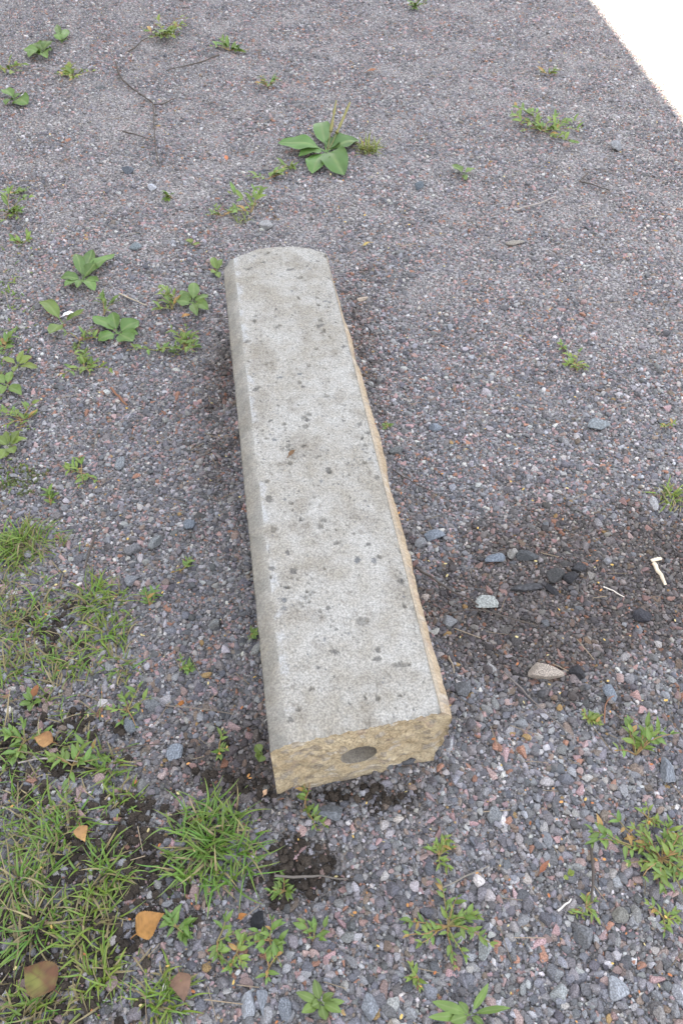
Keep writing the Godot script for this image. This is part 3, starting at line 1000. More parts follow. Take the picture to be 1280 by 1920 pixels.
	loose_stone("second long grey stone on the lower border", -0.102, 0.169, 0.0168, 0.0432, 0.0111, 0.1, Color(0.25, 0.27, 0.3), 61, false)
	loose_stone("slate blue stone on the lower border left of the leafy weed", -0.073, 0.158, 0.0234, 0.0287, 0.0154, 0.3, Color(0.22, 0.24, 0.27), 62, false)
	loose_stone("flat grey stone half sunk beside the lower border", 0.034, 0.162, 0.0285, 0.0351, 0.0188, 0.1, Color(0.27, 0.29, 0.32), 63, false)
	loose_stone("round grey stone below the bushy weed on the right", 0.403, 0.271, 0.0268, 0.0234, 0.0155, 0.2, Color(0.3, 0.3, 0.29), 64, false)
	loose_stone("grey stone left of the heart shaped stone's right neighbour, olive tinted", 0.381, 0.269, 0.0232, 0.0234, 0.0153, 0.5, Color(0.24, 0.235, 0.21), 65, false)
	loose_stone("pale pink stone above the big grass tuft", -0.272, 0.465, 0.0180, 0.0166, 0.0109, 0.1, Color(0.5, 0.4, 0.38), 66, false)
	loose_stone("pale lilac stone with white face in front of the post", 0.103, 0.309, 0.0201, 0.0204, 0.0133, 0.3, Color(0.5, 0.46, 0.48), 67, false)

func make_plants() -> void:
	rosette("plantain", "large plantain with broad flat leaves and two seed spikes beyond the post", -0.048, 2.493, [[-0.202, 2.507, 0.0775], [-0.072, 2.699, 0.0573], [-0.089, 2.346, 0.0765], [0.008, 2.313, 0.0839], [0.056, 2.567, 0.0819], [-0.135, 2.450, 0.0554], [-0.014, 2.567, 0.0496]], 0, [[-0.017, 2.684, 0.085], [0.028, 2.692, 0.075]])
	rosette("plantain", "plantain with a cluster of rounded leaves, upper of the pair left of the post", -0.670, 1.772, [[-0.607, 1.881, 0.0391], [-0.667, 1.894, 0.0355], [-0.704, 1.866, 0.0306], [-0.641, 1.820, 0.0482], [-0.725, 1.767, 0.0406], [-0.704, 1.724, 0.0284], [-0.623, 1.706, 0.0319], [-0.669, 1.715, 0.0226], [-0.620, 1.741, 0.0327]], 0.15, [])
	rosette("plantain", "plantain rosette with five wide leaves, lower of the pair left of the post", -0.542, 1.556, [[-0.609, 1.607, 0.0433], [-0.497, 1.599, 0.0463], [-0.565, 1.625, 0.0345], [-0.583, 1.527, 0.0429], [-0.494, 1.507, 0.0459], [-0.487, 1.539, 0.0291]], 0.1, [])
	rosette("seedling", "seedling with three oval leaves beside a white petal", -0.683, 1.594, [[-0.755, 1.674, 0.0370], [-0.695, 1.527, 0.0330], [-0.632, 1.629, 0.0270]], 0.5, [])
	rosette("plantain", "small plantain with glossy leaves close to the far left edge of the post", -0.375, 1.678, [[-0.415, 1.674, 0.0446], [-0.379, 1.752, 0.0298], [-0.338, 1.706, 0.0377], [-0.331, 1.642, 0.0333], [-0.353, 1.603, 0.0235], [-0.411, 1.724, 0.0266]], 0.3, [])
	rosette("seedling", "leaf pair at the left border below the dry brown weed", -1.141, 2.866, [[-1.191, 2.928, 0.0450], [-1.079, 2.815, 0.0645], [-1.156, 2.815, 0.0386], [-1.126, 2.910, 0.0397]], 0.2, [])
	rosette("leafy_weed", "leafy weed with broad pale leaves near the top left corner", -1.153, 3.298, [[-1.219, 3.298, 0.0611], [-1.204, 3.384, 0.0562], [-1.171, 3.406, 0.0417], [-1.112, 3.298, 0.0687], [-1.108, 3.215, 0.0403], [-1.180, 3.225, 0.0479], [-1.120, 3.384, 0.0498]], 0.25, [])
	rosette("leafy_weed", "upright leafy shoot right of the top left leafy weed", -1.097, 3.395, [[-1.154, 3.566, 0.0279], [-1.104, 3.519, 0.0375], [-1.074, 3.384, 0.0393], [-1.131, 3.451, 0.0334]], 0.2, [])
	rosette("leafy_weed", "rosette of pointed leaves on the left border level with the post", -0.755, 1.361, [[-0.795, 1.390, 0.0276], [-0.755, 1.405, 0.0175], [-0.717, 1.343, 0.0227], [-0.712, 1.325, 0.0218], [-0.753, 1.318, 0.0166], [-0.783, 1.339, 0.0226]], 0.4, [])
	rosette("leafy_weed", "trailing weed with reddish wavy leaves on the left border", -0.752, 1.432, [[-0.724, 1.459, 0.0212], [-0.695, 1.409, 0.0213], [-0.749, 1.401, 0.0147], [-0.790, 1.451, 0.0188], [-0.744, 1.475, 0.0146]], 0.8, [])
	rosette("leafy_weed", "bright green rosette of five leaves on the left border above the moss", -0.694, 1.161, [[-0.680, 1.202, 0.0210], [-0.657, 1.174, 0.0224], [-0.672, 1.130, 0.0218], [-0.697, 1.115, 0.0231], [-0.729, 1.174, 0.0224], [-0.709, 1.199, 0.0149]], 0.65, [])
	rosette("seedling", "tiny plant with four round leaves right of the large plantain", 0.374, 2.339, [[0.341, 2.380, 0.0362], [0.408, 2.353, 0.0283], [0.376, 2.293, 0.0187], [0.359, 2.319, 0.0214]], 0.4, [])
	rosette("seedling", "pair of yellow green leaves left of the far end of the post", -0.411, 1.947, [[-0.422, 1.966, 0.0197], [-0.386, 1.939, 0.0187], [-0.424, 1.939, 0.0167]], 0.9, [])
	rosette("seedling", "three small leaves touching the far left corner of the post", -0.328, 1.820, [[-0.344, 1.866, 0.0194], [-0.343, 1.811, 0.0222], [-0.318, 1.786, 0.0164], [-0.317, 1.856, 0.0179]], 0.5, [])
	rosette("seedling", "yellow green leaf pair alone in the near gravel on the right", 0.319, 0.319, [[0.311, 0.314, 0.0072], [0.327, 0.324, 0.0078], [0.318, 0.325, 0.0059]], 0.95, [])
	rosette("seedling", "small leaf pair sticking out from the near left corner of the post", -0.121, 0.491, [[-0.132, 0.503, 0.0149], [-0.125, 0.477, 0.0157], [-0.132, 0.486, 0.0109]], 0.6, [])
	rosette("leafy_weed", "broad leaf weed beside a small brown leaf on the left border", -0.502, 0.586, [[-0.518, 0.575, 0.0116], [-0.512, 0.607, 0.0098], [-0.482, 0.579, 0.0102], [-0.500, 0.566, 0.0109], [-0.517, 0.594, 0.0088]], 0.3, [])
	rosette("leafy_weed", "leafy weed with a tall blade leaf at the middle of the lower border", 0.163, 0.153, [[0.189, 0.186, 0.0098], [0.213, 0.158, 0.0086], [0.114, 0.165, 0.0129], [0.135, 0.144, 0.0138], [0.150, 0.167, 0.0108], [0.109, 0.148, 0.0107], [0.179, 0.141, 0.0095]], 0.35, [])
	rosette("leafy_weed", "leafy weed with pointed leaves at the lower border below the hollow", -0.027, 0.166, [[-0.058, 0.175, 0.0108], [-0.035, 0.190, 0.0120], [0.000, 0.155, 0.0118], [-0.050, 0.153, 0.0128], [-0.020, 0.146, 0.0138], [-0.010, 0.175, 0.0098], [-0.038, 0.161, 0.0118], [0.004, 0.167, 0.0086]], 0.45, [])
	creeper("yellow green clump with short shoots near the top border", -0.701, 3.473, 0.1015, 12, 0.0319, 0.8, 0.6, [], "creeping_weed")
	creeper("small green sprig right of the yellow green clump near the top", -0.436, 3.341, 0.0675, 7, 0.0311, 0.3, 0.4, [], "creeping_weed")
	creeper("half dead weed with brown leaves near the top left", -0.979, 3.067, 0.0881, 8, 0.0315, 1.0, 0.3, [], "creeping_weed")
	creeper("brownish yellow weed on the left border near the top", -1.248, 3.165, 0.0750, 6, 0.0322, 0.9, 0.3, [], "creeping_weed")
	creeper("tiny upright sprig left of the large plantain's top", -0.263, 2.983, 0.0384, 6, 0.0243, 0.35, 0.8, [], "creeping_weed")
	creeper("tiny sprig cut by the top border left of the middle", -0.678, 3.900, 0.0406, 4, 0.0267, 0.5, 0.5, [], "creeping_weed")
	creeper("small green sprig at the top border right of the middle", 0.315, 3.801, 0.0570, 6, 0.0288, 0.4, 0.8, [], "creeping_weed")
	creeper("lone sprig left of the sunlit corner", 0.760, 3.105, 0.0395, 4, 0.0227, 0.6, 0.8, [], "creeping_weed")
	creeper("sprawling airy weed left of the smooth grey stone, upper right", 0.670, 2.643, 0.1462, 11, 0.0265, 0.55, 0.3, [-0.00, -2.79, -2.36, -3.49, -0.35, -1.05, -1.75, -5.76], "creeping_weed")
	creeper("sprig of small leaves just below the large plantain's left leaf", -0.163, 2.401, 0.0292, 4, 0.0230, 0.7, 0.5, [], "creeping_weed")
	creeper("leafy sprig between the plantain and the far end of the post", -0.225, 2.319, 0.0489, 4, 0.0281, 0.45, 0.5, [-0.35, -3.49, -1.05], "creeping_weed")
	creeper("tall weed with a long shoot above the far left corner of the post", -0.260, 2.125, 0.0927, 5, 0.0249, 0.55, 0.6, [-1.05, -1.40, -1.92, -3.49], "creeping_weed")
	creeper("thin trailing sprig left of the tall shoot above the post", -0.344, 2.107, 0.0615, 4, 0.0212, 0.6, 0.3, [-0.17, -3.32, -2.62], "creeping_weed")
	creeper("three leaved sprig alone left of the trailing sprig", -0.502, 2.204, 0.0276, 4, 0.0218, 0.4, 0.4, [], "creeping_weed")
	creeper("weed on the left border just above the level of the post's far end", -0.956, 2.119, 0.0810, 8, 0.0248, 0.5, 0.4, [], "creeping_weed")
	creeper("small weed at the left border under the dusty patch", -0.975, 2.235, 0.0398, 4, 0.0238, 0.35, 0.4, [], "creeping_weed")
	creeper("tiny weed below the left border weeds", -0.879, 1.966, 0.0295, 3, 0.0204, 0.5, 0.3, [], "creeping_weed")
	creeper("creeping weed with reddish stems left of the glossy plantain", -0.424, 1.660, 0.0671, 6, 0.0231, 0.7, 0.6, [-1.22, -1.92, -1.57, -3.49], "creeping_weed")
	creeper("low creeping weed between the plantain rosettes and the post", -0.376, 1.511, 0.0734, 7, 0.0205, 0.55, 0.3, [], "creeping_weed")
	creeper("trailing shoot running right from the lower plantain rosette", -0.445, 1.501, 0.0763, 3, 0.0219, 0.5, 0.25, [-0.00, -0.26, -2.97], "creeping_weed")
	creeper("dark creeping weed below the seedling with the white petal", -0.598, 1.432, 0.0621, 9, 0.0200, 0.55, 0.35, [], "creeping_weed")
	creeper("mat of tiny leaves under the left plantain rosettes", -0.630, 1.531, 0.0546, 7, 0.0177, 0.5, 0.25, [], "creeping_weed")
	creeper("shoot growing up behind the lower plantain rosette", -0.590, 1.633, 0.0598, 3, 0.0260, 0.45, 0.5, [-1.57, -1.75, -1.48], "creeping_weed")
	creeper("weed on the left border beneath the reddish leaves", -0.800, 1.507, 0.0414, 5, 0.0234, 0.35, 0.4, [], "creeping_weed")
	creeper("small sprawling weed on the left border above the bright rosette", -0.698, 1.252, 0.0610, 6, 0.0187, 0.6, 0.3, [], "creeping_weed")
	creeper("low sprig right of the moss, left of the long grey stone", -0.529, 1.089, 0.0437, 5, 0.0163, 0.5, 0.3, [], "creeping_weed")
	creeper("upright sprig above the left grass tuft", -0.573, 1.007, 0.0317, 4, 0.0182, 0.45, 0.7, [-1.40, -1.75], "creeping_weed")
	creeper("yellow green clump alone on the gravel right of the post", 0.541, 1.436, 0.0342, 9, 0.0157, 0.9, 0.3, [], "creeping_weed")
	creeper("tiny sprig just above the lone yellow green clump", 0.521, 1.497, 0.0159, 3, 0.0131, 0.6, 0.5, [], "creeping_weed")
	creeper("tiny clover like sprig at the right edge of the post", 0.099, 1.229, 0.0115, 3, 0.0119, 0.6, 0.3, [], "creeping_weed")
	creeper("thin sprig on the right border above the grass", 0.704, 1.239, 0.0174, 3, 0.0120, 0.7, 0.5, [], "creeping_weed")
	creeper("upright fern like sprig left of the near half of the post", -0.340, 0.768, 0.0323, 4, 0.0135, 0.2, 0.6, [-1.40, -1.75, -1.66], "creeping_weed")
	creeper("low sprig beside the white pebble left of the near half of the post", -0.272, 0.650, 0.0234, 5, 0.0120, 0.35, 0.4, [], "creeping_weed")
	creeper("faint sprig left of the middle of the post", -0.292, 0.854, 0.0217, 4, 0.0113, 0.5, 0.3, [], "creeping_weed")
	creeper("sprig squeezed against the near left side of the post", -0.157, 0.708, 0.0129, 4, 0.0114, 0.4, 0.5, [], "creeping_weed")
	creeper("spreading weed left of the flat slate stone", -0.344, 0.570, 0.0380, 6, 0.0148, 0.4, 0.35, [], "creeping_weed")
	creeper("leafy weed above the brown leaf on the left", -0.496, 0.519, 0.0437, 7, 0.0176, 0.35, 0.35, [], "creeping_weed")
	creeper("tall green weed between the brown leaf and the grass tuft", -0.412, 0.477, 0.0428, 6, 0.0188, 0.4, 0.5, [], "creeping_weed")
	creeper("small weed left of the near left corner of the post", -0.191, 0.508, 0.0218, 4, 0.0135, 0.5, 0.35, [], "creeping_weed")
	creeper("thin sprig in front of the broken end", -0.054, 0.416, 0.0526, 5, 0.0113, 0.5, 0.45, [-1.75, -1.40, -5.06, -5.24], "creeping_weed")
	creeper("small weed in the soil hollow under the twig", -0.081, 0.305, 0.0179, 5, 0.0135, 0.45, 0.4, [], "creeping_weed")
	creeper("low weed right of the large orange leaf", -0.222, 0.253, 0.0217, 6, 0.0165, 0.2, 0.4, [], "creeping_weed")
	creeper("pair of weed shoots below the big grass tuft", -0.166, 0.236, 0.0316, 5, 0.0150, 0.4, 0.4, [], "creeping_weed")
	creeper("upright weed left of the charred lump", -0.139, 0.222, 0.0256, 4, 0.0149, 0.6, 0.6, [], "creeping_weed")
	creeper("pale green weed right of the charred lump", -0.096, 0.238, 0.0316, 5, 0.0164, 0.35, 0.5, [], "creeping_weed")
	creeper("weed with narrow leaves right of the pale green weed", -0.037, 0.236, 0.0258, 3, 0.0164, 0.35, 0.5, [-1.05, -2.09, -1.75], "creeping_weed")
	creeper("bright small weed near the lower border, left of the leafy one", -0.095, 0.206, 0.0239, 3, 0.0147, 0.3, 0.6, [-1.05, -1.75, -4.19], "creeping_weed")
	creeper("reddish tipped weed in the near gravel below the broken end", 0.140, 0.348, 0.0261, 7, 0.0124, 0.75, 0.5, [-1.57, -1.05, -2.09, -4.89, -5.24], "creeping_weed")
	creeper("sprawling weed with long shoots in the near gravel", 0.145, 0.257, 0.0640, 11, 0.0138, 0.5, 0.35, [-0.17, -0.70, -1.31, -2.97, -3.40, -3.75, -4.36, -5.24], "creeping_weed")
	creeper("small red stemmed sprig below the sprawling weed", 0.099, 0.196, 0.0182, 3, 0.0106, 0.9, 0.4, [], "creeping_weed")
	creeper("bright upright weed beside the long slate stone", 0.457, 0.496, 0.0515, 8, 0.0174, 0.5, 0.6, [-0.79, -1.05, -1.40, -1.75, -0.52, -3.49], "creeping_weed")
	creeper("small yellow and red sprig left of the bright upright weed", 0.393, 0.556, 0.0189, 6, 0.0122, 0.9, 0.5, [], "creeping_weed")
	creeper("dense bushy weed on the right border", 0.458, 0.342, 0.0550, 22, 0.0160, 0.6, 0.55, [], "creeping_weed")
	creeper("long shoot reaching left from the bushy weed", 0.434, 0.353, 0.0861, 3, 0.0175, 0.35, 0.3, [-2.58, -2.62, -1.92], "creeping_weed")
	creeper("small red and green sprig in the near gravel right of the middle", 0.336, 0.279, 0.0206, 6, 0.0105, 0.85, 0.4, [], "creeping_weed")
	creeper("thin reddish sprig below the bushy weed", 0.438, 0.266, 0.0292, 5, 0.0111, 0.8, 0.35, [], "creeping_weed")
	creeper("yellowing sprig at the end of the long shoot", 0.452, 0.400, 0.0189, 5, 0.0112, 0.7, 0.4, [], "creeping_weed")
	tuft("small bright grass tuft beside the large plantain", 0.082, 2.507, 0.0274, 55, 0.0891, 0.25, 0.9, 0.45)
	tuft("grass tuft with yellow base on the right border", 0.658, 1.028, 0.0192, 42, 0.0618, 0.35, 0.55, 0.3)
	tuft("dense grass tuft on the left border, topmost of the lawn edge", -0.605, 0.908, 0.0405, 85, 0.0890, 0.2, 0.25, 0.2)
	tuft("grass tuft right of the left border lawn, below the topmost tuft", -0.430, 0.781, 0.0344, 62, 0.0765, 0.25, 0.25, 0.3)
	tuft("grass tuft with curved blades below the square grey stone", -0.402, 0.710, 0.0277, 46, 0.0666, 0.35, 0.25, 0.1)
	tuft("loose grass tuft on the left border between the lawn tufts", -0.549, 0.742, 0.0394, 46, 0.0751, 0.45, 0.1, 0.0)
	tuft("low grass tuft left of the fern like sprig", -0.373, 0.652, 0.0234, 30, 0.0594, 0.45, 0.1, 0.0)
	tuft("straggling grass tuft with straw at the left, above the brown leaf weed", -0.470, 0.663, 0.0362, 46, 0.0723, 0.5, 0.2, 0.0)
	tuft("sparse grass tuft on the left border above the broad leaf weed", -0.557, 0.647, 0.0305, 34, 0.0664, 0.4, 0.2, 0.0)
	tuft("big dense grass tuft in front of the near left corner of the post", -0.189, 0.359, 0.0571, 190, 0.0864, 0.22, 0.0, 0.15)
	tuft("grass tuft growing left of the pale pink stone", -0.358, 0.477, 0.0181, 30, 0.0658, 0.35, 0.2, 0.2)
	tuft("thin grass tuft between the pale pink stone and the tan leaf", -0.327, 0.428, 0.0208, 24, 0.0593, 0.4, 0.2, 0.0)
	tuft("grass tuft left of the small tan leaf", -0.416, 0.389, 0.0345, 64, 0.0784, 0.3, 0.05, 0.1)
	tuft("grass tuft on the left border above the mottled leaf", -0.451, 0.315, 0.0361, 66, 0.0827, 0.4, 0.0, 0.0)
	tuft("grass tuft between the tan leaf and the large orange leaf", -0.336, 0.322, 0.0302, 54, 0.0755, 0.35, 0.1, 0.1)
	tuft("yellowing grass tuft left of the large orange leaf", -0.342, 0.257, 0.0320, 60, 0.0727, 0.5, 0.35, 0.0)
	tuft("grass tuft right of the mottled leaf at the lower left", -0.322, 0.194, 0.0308, 66, 0.0671, 0.35, 0.4, 0.0)
	tuft("grass tuft in the lower left corner", -0.395, 0.153, 0.0286, 52, 0.0681, 0.5, 0.1, 0.0)
	tuft("grass tuft beside the brown leaf at the lower border", -0.227, 0.170, 0.0248, 56, 0.0606, 0.3, 0.25, 0.2)
	tuft("straggly grass tuft left of the yellowing one", -0.412, 0.247, 0.0289, 46, 0.0751, 0.5, 0.0, 0.0)
	tuft("small grass tuft beside the tall shoot above the post", -0.283, 2.089, 0.0184, 14, 0.0520, 0.4, 0.5, 0.3)
	moss("dark green cushion of moss on the left border", -0.645, 1.072, 0.0596)

func make_litter() -> void:
	fallen_leaf("large orange fallen leaf by the soil, right of the lower grass", -0.254, 0.253, 0.0426, -0.61, 0.0353, Color(0.32, 0.165, 0.045), Color(0.27, 0.135, 0.04), 0.02, "birch")
	fallen_leaf("small tan fallen leaf between the grass tufts", -0.368, 0.368, 0.0287, 1.05, 0.0195, Color(0.36, 0.21, 0.08), Color(0.3, 0.17, 0.07), 0.02, "birch")
	fallen_leaf("orange brown fallen leaf on the left, above the tall green weed", -0.461, 0.512, 0.0310, -2.97, 0.0253, Color(0.3, 0.17, 0.065), Color(0.22, 0.11, 0.045), 0.016, "birch")
	fallen_leaf("mottled green and brown fallen leaf in the lower left grass", -0.385, 0.189, 0.0503, -2.62, 0.0433, Color(0.13, 0.13, 0.03), Color(0.1, 0.045, 0.022), 0.025, "birch")
	fallen_leaf("dull brown fallen leaf at the lower border", -0.204, 0.181, 0.0361, 1.22, 0.0256, Color(0.12, 0.07, 0.045), Color(0.17, 0.1, 0.065), 0.016, "birch")
	fallen_leaf("small rust brown leaf on the broad leaf weed at the left border", -0.494, 0.596, 0.0191, -1.31, 0.0132, Color(0.2, 0.08, 0.03), Color(0.16, 0.07, 0.03), 0.025, "birch")
	fallen_leaf("tiny orange leaf beside the charred lump", -0.134, 0.266, 0.0123, -0.35, 0.0086, Color(0.34, 0.14, 0.04), Color(0.28, 0.12, 0.03), 0.012, "birch")
	fallen_leaf("curled yellow and red leaf on the gravel near the top middle", 0.113, 3.130, 0.0434, -0.17, 0.0233, Color(0.33, 0.23, 0.09), Color(0.24, 0.1, 0.05), 0.008, "birch")
	fallen_leaf("yellowed leaf lying beyond the far right corner of the post", 0.073, 1.939, 0.0295, -0.26, 0.0148, Color(0.38, 0.3, 0.1), Color(0.3, 0.2, 0.08), 0.008, "birch")
	fallen_leaf("brown leaf under the glossy plantain near the post", -0.383, 1.616, 0.0222, -0.00, 0.0155, Color(0.3, 0.17, 0.06), Color(0.25, 0.13, 0.05), 0.012, "birch")
	fallen_leaf("white petal lying by the seedling left of the post", -0.672, 1.614, 0.0289, -0.26, 0.0144, Color(0.8, 0.8, 0.82), Color(0.78, 0.78, 0.8), 0.02, "oval")
	fallen_leaf("pale pink leaf scrap in front of the near left corner of the post", -0.113, 0.434, 0.0095, -0.87, 0.0074, Color(0.5, 0.32, 0.2), Color(0.45, 0.28, 0.18), 0.012, "birch")
	fallen_leaf("reddish leaf scrap on the dusty gravel left of the plantain", -0.362, 2.439, 0.0226, -1.75, 0.0127, Color(0.42, 0.16, 0.08), Color(0.35, 0.14, 0.07), 0.012, "birch")
	fallen_leaf("small rusty leaf scrap right of the dark soil hollow", 0.287, 0.331, 0.0230, -0.79, 0.0077, Color(0.22, 0.09, 0.05), Color(0.18, 0.08, 0.05), 0.012, "birch")
	fallen_leaf("tiny dry brown leaf scrap on top of the concrete post", -0.087, 0.975, 0.018, -0.7, 0.009, Color(0.12, 0.07, 0.03), Color(0.16, 0.09, 0.045), 0.182 - gh(-0.087, 0.975), "birch")
	twig("long bent dark twig with a fork on the dusty gravel, upper left", [-0.852, 3.205, -0.821, 3.105, -0.788, 3.029, -0.716, 2.919, -0.655, 2.845, -0.623, 2.675, -0.589, 2.485, -0.564, 2.387], 0.0034, 0.0016, Color(0.075, 0.062, 0.052), "twig", 0.011, [[-0.650, 2.827, -0.610, 2.840, -0.578, 2.884]])
	twig("thin straight twig running to the sprig near the top", [-0.466, 3.266, -0.525, 3.210, -0.590, 3.165, -0.651, 3.130], 0.003, 0.0016, Color(0.075, 0.062, 0.052), "twig", 0.011, [])
	twig("short dark twig left of the yellow green clump near the top", [-0.818, 3.287, -0.791, 3.373, -0.768, 3.439], 0.003, 0.0018, Color(0.075, 0.062, 0.052), "twig", 0.011, [])
	twig("thin twig crossing the dusty patch below the long bent twig", [-0.718, 2.616, -0.673, 2.589, -0.620, 2.552], 0.0026, 0.0014, Color(0.075, 0.062, 0.052), "twig", 0.011, [])
	twig("pale thin stick on the gravel right of the tiny round leaved plant", [0.498, 2.125, 0.561, 2.155, 0.631, 2.198], 0.0026, 0.0018, Color(0.26, 0.235, 0.21), "twig", 0.011, [])
	twig("dark bent twig beside the smooth stone, upper right", [0.755, 2.346, 0.721, 2.296, 0.749, 2.274, 0.795, 2.229], 0.0024, 0.0014, Color(0.075, 0.062, 0.052), "twig", 0.011, [])
	twig("short reddish brown twig left of the post, by the white pebble", [-0.518, 1.350, -0.494, 1.321, -0.473, 1.297], 0.0032, 0.0024, Color(0.2, 0.1, 0.06), "twig", 0.011, [])
	twig("pale dry stalk between the plantain rosettes", [-0.565, 1.708, -0.528, 1.689, -0.489, 1.665], 0.0016, 0.0011, Color(0.45, 0.38, 0.27), "twig", 0.011, [])
	twig("dark forked twig leaning on the light pointed stone, right of the post", [0.136, 0.849, 0.161, 0.830, 0.193, 0.802, 0.229, 0.779, 0.255, 0.756, 0.291, 0.743, 0.340, 0.726], 0.0026, 0.0011, Color(0.075, 0.062, 0.052), "twig", 0.012, [[0.189, 0.750, 0.217, 0.756, 0.254, 0.757]])
	twig("long thin twig slanting down right of the near corner of the post", [0.270, 0.638, 0.295, 0.605, 0.316, 0.575, 0.342, 0.547, 0.364, 0.522], 0.0013, 0.0008, Color(0.15, 0.13, 0.115), "twig", 0.011, [])
	twig("white straw on the damp gravel below the wood chips", [0.470, 0.806, 0.487, 0.798, 0.504, 0.786], 0.0014, 0.001, Color(0.6, 0.55, 0.48), "twig", 0.011, [])
	twig("curved brown needle below the granite stone", [0.416, 0.545, 0.421, 0.566, 0.429, 0.582, 0.442, 0.592], 0.0012, 0.0009, Color(0.2, 0.1, 0.06), "twig", 0.011, [])
	twig("stout grey twig lying over the dark soil hollow", [-0.095, 0.322, -0.068, 0.322, -0.030, 0.324, 0.009, 0.319], 0.0022, 0.0012, Color(0.13, 0.115, 0.1), "twig", 0.012, [])
	twig("upright dark twig in the near gravel left of the bushy weed", [0.361, 0.364, 0.355, 0.337, 0.351, 0.308, 0.344, 0.285], 0.0022, 0.0018, Color(0.075, 0.062, 0.052), "twig", 0.011, [])
	twig("thin pale stem slanting across the near gravel below the broken end", [0.133, 0.300, 0.161, 0.312, 0.209, 0.332], 0.0012, 0.0007, Color(0.2, 0.18, 0.15), "twig", 0.011, [])
	twig("short white straw in the near gravel left of the heart shaped stone", [0.296, 0.273, 0.307, 0.281, 0.317, 0.289], 0.0015, 0.0012, Color(0.55, 0.52, 0.48), "twig", 0.011, [])
	twig("thin brown twig among the stones left of the near end of the post", [-0.284, 0.577, -0.251, 0.573, -0.211, 0.567, -0.172, 0.560], 0.0013, 0.0008, Color(0.17, 0.145, 0.12), "twig", 0.011, [])
	twig("long dark root like twig left of the rounded grey stone", [-0.406, 0.491, -0.366, 0.499, -0.317, 0.505, -0.275, 0.510], 0.0019, 0.001, Color(0.075, 0.062, 0.052), "twig", 0.011, [])
	twig("dark twig standing between the grass and the square grey stone", [-0.469, 0.933, -0.468, 0.901, -0.469, 0.849], 0.0025, 0.0018, Color(0.075, 0.062, 0.052), "twig", 0.011, [])
	twig("fine dark stem from the middle right edge of the post", [0.104, 1.097, 0.135, 1.072, 0.171, 1.043, 0.222, 1.007], 0.0014, 0.0007, Color(0.075, 0.062, 0.052), "twig", 0.011, [])
	twig("grey stick half hidden by grass at the left", [-0.494, 0.479, -0.455, 0.486, -0.404, 0.481], 0.0016, 0.001, Color(0.26, 0.235, 0.21), "twig", 0.011, [])
	twig("dry curved straw right of the near corner of the post", [0.179, 0.665, 0.185, 0.652, 0.187, 0.634], 0.0014, 0.0009, Color(0.3, 0.25, 0.18), "twig", 0.011, [])
	wood_chip("pale split wood sliver on the damp gravel near the right border", 0.576, 0.861, 0.586, 0.813)
	wood_chip("short curled end of pale wood beside the long sliver", 0.574, 0.866, 0.592, 0.873)
	make_flecks()

func moss(label: String, x: float, f: float, radius: float) -> void:
	var at := g(x, f)
	var v := PackedVector3Array()
	var idx := PackedInt32Array()
	var col := PackedColorArray()
	for i in 900:
		var az := rng.randf() * TAU
		var r := radius * sqrt(rng.randf())
		var bx := x + cos(az) * r
		var bf := f - sin(az) * r * 0.7
		if nf.get_noise_2d(bx * 22.0, bf * 22.0) < -0.02: continue
		var k := rng.randf_range(0.6, 1.3)
		blade(g(bx, bf, -0.001) - at, rng.randf() * TAU, rng.randf_range(0.1, 1.0), rng.randf_range(0.004, 0.009), 0.0016, 0.8, v, idx, col, Color(0.07 * k, 0.095 * k, 0.018 * k), Color(0.13 * k, 0.15 * k, 0.03))
	var o := part("moss", build(v, idx, col), M.leaf)
	o.position = at
	tag(o, label, "moss", "", "stuff")

func wood_chip(label: String, ax: float, af: float, bx: float, bf: float) -> void:
	var a := g(ax, af, 0.012)
	var b := g(bx, bf, 0.009)
	var v := PackedVector3Array()
	var idx := PackedInt32Array()
	var col := PackedColorArray()
	var pts := []
	for k in 8:
		pts.append((b - a) * (k / 7.0) + Vector3(rng.randfn() * 0.0006, 0.003 * sin(k / 7.0 * PI), 0.0))
	tube(pts, 0.0042, 0.0036, 5, v, idx, col, Color(0.58, 0.5, 0.38), 0.2)
	for i in v.size(): v[i].y *= 0.55
	var o := part("wood_chip", build(v, idx, col), M.bark)
	o.position = a
	tag(o, label, "wood chip")

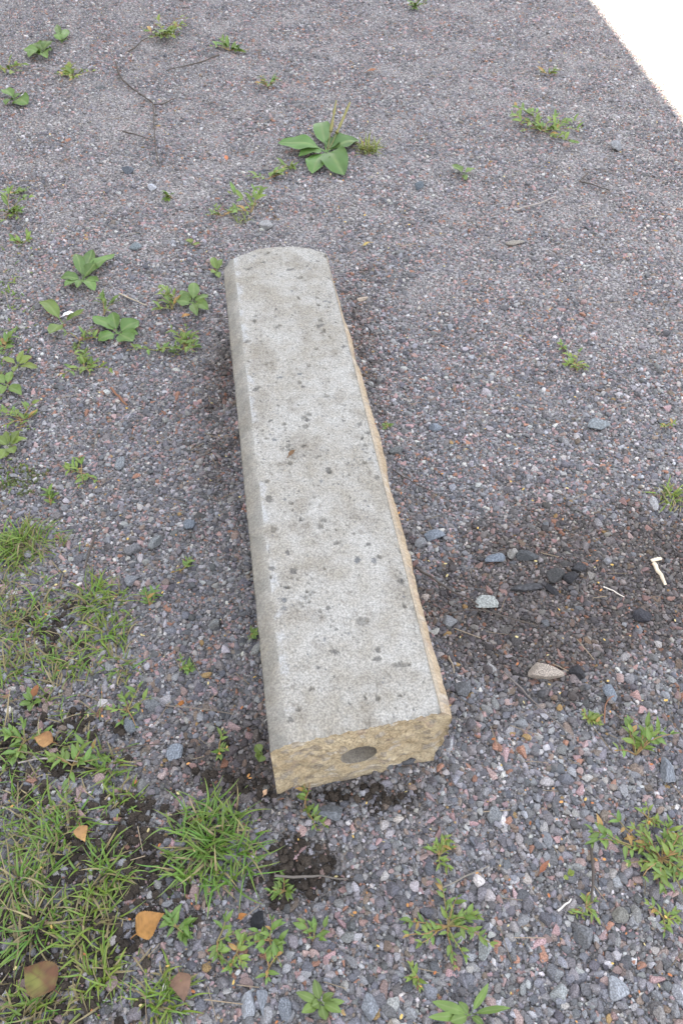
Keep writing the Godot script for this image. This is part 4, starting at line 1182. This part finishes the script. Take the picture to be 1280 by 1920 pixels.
func make_flecks() -> void:
	# seed scales and crumbs of straw blown over the yard
	var list := []
	for i in 1000:
		var pf := pow(rng.randf(), 1.5) * 3.8
		var px := rng.randf_range(-0.6 - 0.3 * pf, 0.6 + 0.3 * pf)
		var q := to_post(px, pf)
		if q.x > -0.01 and q.x < 1.22 and q.y > -0.01 and q.y < 0.26: continue
		var d := rng.randf_range(0.003, 0.0062)
		var b := Basis.from_euler(Vector3(rng.randfn() * 0.5, rng.randf() * TAU, rng.randfn() * 0.5)).scaled_local(Vector3(d * 1.5, d * 0.18, d * 0.8))
		var c: Color = [Color(0.5, 0.34, 0.1), Color(0.48, 0.24, 0.08), Color(0.5, 0.42, 0.2), Color(0.34, 0.13, 0.05)][rng.randi() % 4]
		list.append([Transform3D(b, g(px, pf, 0.006 + d * 0.6)), c])
	scatter("seed_scales", stone_mesh(0, 5, 0.5, 0.0, 91), M.bark, list, "tiny yellow and rusty seed scales sprinkled over the gravel", "seeds")
	list = []
	var cyl := CylinderMesh.new()
	cyl.top_radius = 0.4
	cyl.bottom_radius = 0.5
	cyl.height = 1.0
	cyl.radial_segments = 5
	cyl.rings = 1
	for i in 520:
		var pf := pow(rng.randf(), 1.4) * 3.6
		var px := rng.randf_range(-0.6 - 0.3 * pf, 0.6 + 0.3 * pf)
		var q := to_post(px, pf)
		if q.x > -0.03 and q.x < 1.24 and q.y > -0.03 and q.y < 0.28: continue
		var b := Basis(UP, rng.randf() * TAU) * Basis(Vector3.RIGHT, PI * 0.5 + rng.randfn() * 0.12)
		var w := rng.randf_range(0.0009, 0.0018)
		b = b.scaled_local(Vector3(w, rng.randf_range(0.012, 0.05), w))
		var k := rng.randf_range(0.5, 1.2)
		list.append([Transform3D(b, g(px, pf, 0.008)), Color(0.24 * k, 0.19 * k, 0.13 * k)])
	scatter("straw_litter", cyl, M.bark, list, "short bits of straw, needles and bark strewn over the gravel", "litter")
	# thin grass between the tufts of the lawn edge on the left
	var v := PackedVector3Array()
	var idx := PackedInt32Array()
	var col := PackedColorArray()
	for i in 8500:
		var pf := rng.randf_range(0.02, 0.92)
		var px := rng.randf_range(-0.75, -0.2 - 0.32 * pf)
		var keep := 0.45 + 1.1 * nz.get_noise_2d(px * 9.0 + 3.0, pf * 9.0) - 0.5 * smoothstep(-0.42, -0.27, px + 0.25 * pf)
		if rng.randf() > keep: continue
		var c := grass_colour(0.5, 0.2)
		blade(g(px, pf, -0.002), rng.randf() * TAU, rng.randf_range(0.3, 1.3), rng.randf_range(0.015, 0.06), rng.randf_range(0.001, 0.0024), rng.randf_range(0.4, 1.8), v, idx, col, c, c.lerp(Color(0.3, 0.26, 0.1), 0.4 * rng.randf()))
	for i in 2600:                                  # low green growth along the left border
		var pf := rng.randf_range(0.75, 1.95)
		var left := -0.36 - 0.3 * pf
		var px := left + absf(rng.randfn()) * 0.07 - 0.1
		if rng.randf() > 0.35 + 1.6 * nz.get_noise_2d(px * 7.0 + 30.0, pf * 7.0): continue
		var c := leaf_green(rng.randf())
		blade(g(px, pf, -0.001), rng.randf() * TAU, rng.randf_range(0.4, 1.4), rng.randf_range(0.008, 0.028), rng.randf_range(0.002, 0.005), rng.randf_range(0.2, 1.4), v, idx, col, c, c.lerp(Color(0.2, 0.18, 0.05), 0.4 * rng.randf()))
	tag(part("grass", build(v, idx, col), M.leaf), "thin sparse grass and straw over the soil at the lower left", "grass", "", "stuff")

func make_crumbs() -> void:
	# crumbs and clods of dark soil where the ground lies bare
	var list := []
	for i in 130000:
		var pf := rng.randf_range(0.0, 0.95)
		var px := rng.randf_range(-0.75, 0.25)
		if rng.randf() > smoothstep(0.3, 0.8, soil(px, pf)): continue
		var q := to_post(px, pf)
		if q.x > 0.0 and q.x < 1.2 and q.y > 0.0 and q.y < 0.25: continue
		var d := 0.0016 + 0.012 * pow(rng.randf(), 9.0)
		var b := Basis.from_euler(Vector3(rng.randfn(), rng.randf() * TAU, rng.randfn())).scaled_local(Vector3(d * 1.2, d * 0.85, d))
		var k := rng.randf_range(0.6, 1.5)
		list.append([Transform3D(b, g(px, pf, d * 0.15)), Color(0.062 * k, 0.05 * k, 0.04 * k)])
	scatter("soil_crumbs", stone_mesh(2, 3, 0.7, 0.5, 61), M.stone, list, "dark brown crumbs of bare soil in front of and left of the post", "soil")
